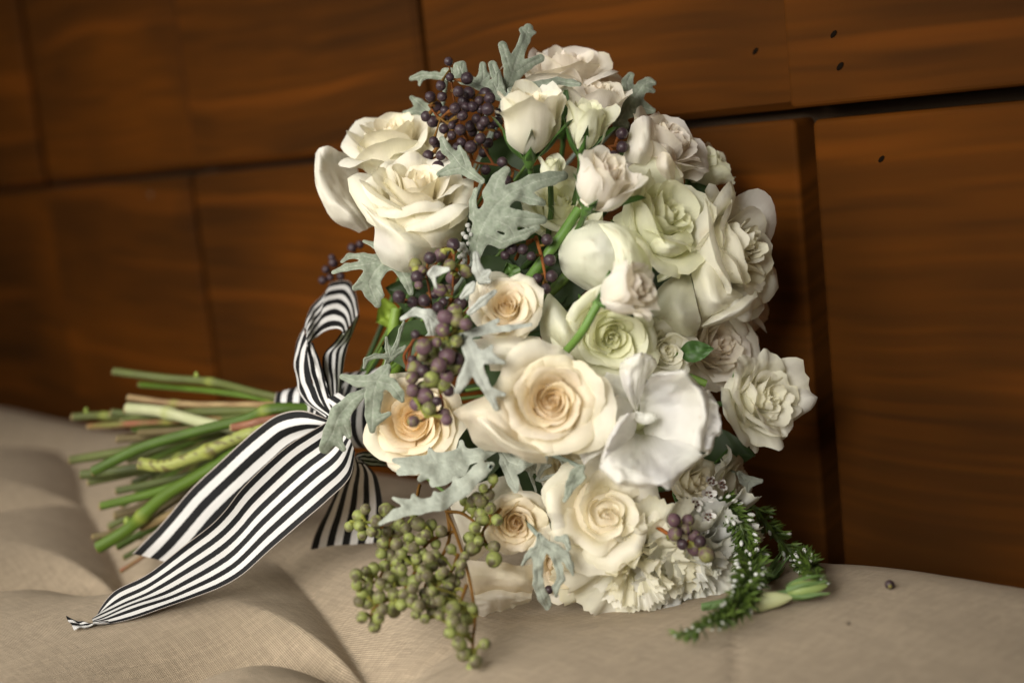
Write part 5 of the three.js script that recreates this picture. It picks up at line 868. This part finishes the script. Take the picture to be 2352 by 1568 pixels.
cutStem('olive brown cut stem beneath the blunt one', [[335, 932, 1.0], [560, 885, 0.99], [900, 805, 0.97], [1300, 660, 0.945]], 24, gO, { seed: 12 });
cutStem('dull olive cut stem above the bright green pair', [[530, 992, 0.985], [800, 935, 0.975], [1200, 832, 0.955], [1450, 700, 0.94]], 24, gD, { seed: 13 });
cutStem('bright green cut stem with a brown node', [[418, 1098, 0.97], [800, 1000, 0.955], [1100, 880, 0.94], [1400, 680, 0.93]], 27, gG, { nodes: [0.38], seed: 14 });
cutStem('dim brown cut stem under the bright green one', [[520, 1160, 0.985], [900, 1055, 0.97], [1200, 905, 0.955], [1450, 720, 0.94]], 27, gB, { seed: 15 });
cutStem('thickest bright green cut stem with a knobbly node', [[398, 1385, 0.955], [600, 1262, 0.95], [850, 1035, 0.94], [1200, 822, 0.93], [1450, 660, 0.925]], 38, gG, { nodes: [0.2], bud: 1, seed: 16 });
cutStem('green cut stem lying just under the thickest one', [[540, 1378, 0.975], [700, 1290, 0.965], [1000, 1132, 0.955], [1300, 900, 0.94]], 24, gG, { seed: 17 });
cutStem('slim brown cut stem end behind the thickest green one', [[365, 1312, 0.98], [480, 1290, 0.975], [700, 1200, 0.965], [1200, 900, 0.945]], 20, gB, { seed: 18 });
cutStem('tan cut stem emerging beneath the ribbon tail', [[700, 1245, 0.955], [850, 1180, 0.95], [1100, 1050, 0.945], [1400, 800, 0.935]], 27, gT, { c2: gB, seed: 19 });
cutStem('thin dark green cut stem low beside the ribbon tail', [[580, 1455, 0.965], [720, 1375, 0.96], [1000, 1200, 0.95], [1400, 820, 0.935]], 18, gD, { seed: 20 });
cutStem('thin reddish cut stem pointing at the seat', [[558, 1548, 0.955], [660, 1482, 0.95], [900, 1300, 0.945], [1300, 900, 0.935]], 15, [0.30, 0.07, 0.06], { c2: [0.2, 0.16, 0.06], seed: 21 });
cutStem('reddish brown cut stem near the ribbon wrap', [[1330, 552, 0.925], [1450, 530, 0.92], [1560, 500, 0.92]], 27, [0.28, 0.12, 0.06], { seed: 22 });
for (let i = 0; i < 15; i++) cutStem('dull green cut stem in the shaded back of the bunch', [[430 + 260 * h3(i, 1, 1), 430 + i * 62 + 40 * h3(i, 2, 1), 1.015], [900, 470 + i * 42, 1.0], [1300, 460 + i * 20, 0.965]], 24, [gD, gO, gG, gB][i % 4], { seed: 30 + i, k: 0.5 });

// ---------------------------------------------------------------- striped ribbon
const stripeTex = dataTex(512, 256, (x, y) => {
  const k = x * 11, b = Math.floor(k) % 2 === 0, f = k % 1, edge = Math.min(f, 1 - f) * 46.5;
  const rib = 0.5 + 0.5 * Math.sin(y * Math.PI * 2 * 42), n = h3(Math.floor(x * 512), Math.floor(y * 256), 3);
  const jag = 0.04 * (h3(Math.floor(y * 84), 3, Math.floor(k)) - 0.5);
  const bb = Math.floor(k + jag) % 2 === 0;
  let c = bb ? [20, 20, 21] : [216, 214, 211];
  const m = bb ? 0.82 + 0.36 * rib + 0.25 * n : 0.965 + 0.03 * rib + 0.02 * n;
  if (x < 0.012 || x > 0.988) c = [150, 142, 135];
  return c.map((v) => clamp(v * m / 255));
}, true);
const ribTex = dataTex(8, 256, (x, y) => 0.5 + 0.5 * Math.sin(y * Math.PI * 2 * 42));
const ribbonMat = new THREE.MeshPhysicalMaterial({ map: stripeTex, bumpMap: ribTex, bumpScale: 0.0001, roughness: 0.65, specularIntensity: 0.4, sheen: 0.05, sheenRoughness: 0.4, transmission: 0.05, thickness: 0, side: THREE.DoubleSide });
const ribbon = thing('striped_ribbon', 'black and white striped grosgrain ribbon tied round the stems', 'ribbon', BIND.clone());
// a length of ribbon between two selvedges read off the photo
function strip(name, v, A, B, o = {}) {
  const { bulge = 0, n = 60, m = 22, u0 = 0, u1 = 1, cup = 0, wave = 0.0008, seed = 1, flip = false } = o;
  const cA = new THREE.CatmullRomCurve3(A.map(([x, y, d]) => PX(v, x, y, d)), false, 'centripetal'), cB = new THREE.CatmullRomCurve3(B.map(([x, y, d]) => PX(v, x, y, d)), false, 'centripetal');
  const len = (cA.getLength() + cB.getLength()) / 2, pa = cA.getSpacedPoints(n), pb = cB.getSpacedPoints(n);
  const nrm = pa.map((p, i) => { const q = pb[i].clone().sub(p), tg = pa[Math.min(n, i + 1)].clone().add(pb[Math.min(n, i + 1)]).sub(pa[Math.max(0, i - 1)]).sub(pb[Math.max(0, i - 1)]); const w = q.cross(tg).normalize(); return w; });
  const layer = (off) => { const g = gridGeo(m, n, (u, w) => {
    const i = Math.round(w * n), p = pa[i].clone().lerp(pb[i], u), k = bulge * 4 * u * (1 - u) * Math.sin(Math.PI * clamp(w * 0.9 + 0.08)) + cup * Math.sin(u * 6.283) + wave * noise(u * 3 + seed, w * 7, seed) + off;
    p.addScaledVector(nrm[i], k).sub(ribbon.position); return [p.x, p.y, p.z]; });
    const uv = g.attributes.uv; for (let i = 0; i < uv.count; i++) uv.setXY(i, lerp(u0, u1, uv.getX(i)), uv.getY(i) * len / 0.05); return g; };
  const f = layer(0.00018), b = layer(-0.00018), idx = [...b.index.array]; for (let i = 0; i < idx.length; i += 3) { const q = idx[i]; idx[i] = idx[i + 1]; idx[i + 1] = q; } b.setIndex(idx); b.computeVertexNormals();
  return mesh(name, mergeGeometries([f, b]), ribbonMat, ribbon);
}
{ // wrap round the stems
  const a = P(640, 948, 0.95), b = P(885, 935, 0.915), ax = b.clone().sub(a), L = ax.length(); ax.normalize();
  const e1 = camDir(0, 1, 0).projectOnPlane(ax).normalize(), e2 = new THREE.Vector3().crossVectors(ax, e1);
  for (const [k0, k1, r0, r1, tw] of [[0.0, 0.72, 0.0135, 0.022, 0], [0.42, 1, 0.0205, 0.0255, 1.2]]) {
    const g = gridGeo(24, 64, (u, w) => { const f = lerp(k0, k1, u), an = w * 6.283 + tw, r = lerp(r0, r1, u) + 0.0008 * Math.sin(an * 2 + tw) + 0.0007 * noise(u * 4, Math.cos(an) * 2, Math.sin(an) * 2); const p = a.clone().addScaledVector(ax, f * L + 0.006 * Math.sin(an + tw)).addScaledVector(e1, Math.cos(an) * r).addScaledVector(e2, Math.sin(an) * r).sub(ribbon.position); return [p.x, p.y, p.z]; });
    const uv = g.attributes.uv; for (let i = 0; i < uv.count; i++) uv.setXY(i, uv.getX(i), uv.getY(i) * 2.6);
    mesh('wrap', g, ribbonMat, ribbon);
  }
}
strip('loop', 'd3', [[300, 300, 0.89], [316, 240, 0.90], [345, 190, 0.915], [405, 135, 0.93], [440, 82, 0.94], [515, 70, 0.945], [556, 130, 0.93], [578, 238, 0.905]], [[318, 420, 0.865], [330, 392, 0.875], [352, 365, 0.885], [385, 342, 0.89], [425, 326, 0.892], [462, 318, 0.89], [485, 326, 0.885], [497, 350, 0.875]], { bulge: 0.002, u1: 0.85 });
strip('loop', 'd3', [[300, 296, 0.89], [262, 380, 0.892], [249, 480, 0.888], [258, 590, 0.878], [300, 685, 0.862], [400, 775, 0.84]], [[318, 420, 0.864], [322, 480, 0.860], [330, 550, 0.855], [352, 640, 0.85], [385, 705, 0.845], [440, 760, 0.838]], { bulge: -0.003, u1: 0.45 });
strip('loop', 'd3', [[310, 385, 0.868], [320, 500, 0.858], [345, 600, 0.852], [385, 700, 0.846], [425, 755, 0.84]], [[338, 392, 0.872], [362, 440, 0.866], [388, 520, 0.86], [415, 630, 0.85], [448, 745, 0.84]], { u0: 0.52, u1: 0.78, n: 36 });
strip('loop', 'd3', [[578, 238, 0.905], [555, 310, 0.90], [522, 400, 0.892], [503, 480, 0.884], [493, 560, 0.874], [482, 640, 0.862], [458, 755, 0.842]], [[494, 340, 0.876], [440, 395, 0.882], [395, 455, 0.882], [392, 530, 0.874], [412, 610, 0.862], [428, 680, 0.852], [440, 750, 0.842]], { bulge: 0.003, u1: 0.6 });
strip('tail', 'd7', [[1640, 262, 0.838], [1590, 240, 0.838], [1500, 212, 0.845], [1390, 228, 0.855], [1280, 302, 0.865], [1100, 462, 0.88], [950, 602, 0.89], [800, 778, 0.90], [662, 920, 0.905]], [[1660, 300, 0.845], [1620, 330, 0.846], [1560, 370, 0.85], [1470, 430, 0.857], [1380, 520, 0.865], [1230, 660, 0.878], [1110, 780, 0.887], [980, 930, 0.895], [905, 985, 0.90]], { bulge: -0.003, wave: 0.0014, seed: 3, u1: 0.52 });
strip('tail', 'd7', [[1700, 225, 0.83], [1600, 282, 0.83], [1450, 372, 0.832], [1340, 462, 0.833], [1200, 602, 0.834], [1125, 700, 0.834], [1055, 772, 0.834], [900, 890, 0.834], [700, 1042, 0.832], [570, 1112, 0.83], [500, 1180, 0.826], [460, 1248, 0.816]], [[1772, 415, 0.835], [1745, 540, 0.831], [1640, 650, 0.83], [1500, 772, 0.83], [1350, 902, 0.829], [1205, 1030, 0.827], [1100, 1090, 0.825], [960, 1140, 0.821], [800, 1192, 0.816], [650, 1242, 0.812], [530, 1268, 0.81], [462, 1272, 0.81]], { bulge: 0.004, cup: 0.0009, wave: 0.0022, seed: 5, n: 90, m: 30 });
strip('tail_tip', 'd7', [[325, 1235, 0.815], [395, 1262, 0.812], [465, 1266, 0.81], [540, 1262, 0.808]], [[368, 1300, 0.802], [420, 1288, 0.804], [475, 1278, 0.805], [545, 1272, 0.806]], { u1: 0.36, n: 20, m: 10 });
strip('tail', 'd3', [[545, 985, 0.862], [480, 1100, 0.872], [400, 1270, 0.892], [345, 1380, 0.905], [328, 1440, 0.91]], [[572, 972, 0.862], [650, 1045, 0.868], [690, 1160, 0.885], [700, 1290, 0.90], [690, 1405, 0.908]], { bulge: 0.005, seed: 7, wave: 0.001, u1: 0.82 });
{ // knot
  const g = new THREE.TorusKnotGeometry(0.001, 0.0001, 8, 4); g.dispose();
  const c = P(762, 956, 0.85), k = gridGeo(28, 20, (u, w) => { const an = u * 6.283, f = w * 2 - 1, r = 0.0088 * Math.sqrt(Math.max(0, 1 - 0.75 * f * f)) * (1 + 0.12 * Math.sin(an * 5 + f * 3)); const p = c.clone().addScaledVector(camDir(0.55, 0.83, 0.1), f * 0.014).addScaledVector(camDir(0.83, -0.55, 0.1), Math.cos(an) * r).addScaledVector(camDir(0, 0.1, 1), Math.sin(an) * r * 0.9).sub(ribbon.position); return [p.x, p.y, p.z]; });
  const uv = k.attributes.uv; for (let i = 0; i < uv.count; i++) uv.setXY(i, uv.getY(i) * 0.8 + 0.1, uv.getX(i)); mesh('knot', k, ribbonMat, ribbon);
}
strip('loop', 'd3', [[560, 960, 0.868], [600, 945, 0.872], [650, 950, 0.885], [700, 965, 0.90]], [[575, 1000, 0.862], [620, 1015, 0.868], [670, 1022, 0.882], [720, 1025, 0.90]], { u1: 0.6, n: 20 });
renderer.render(scene, camera);
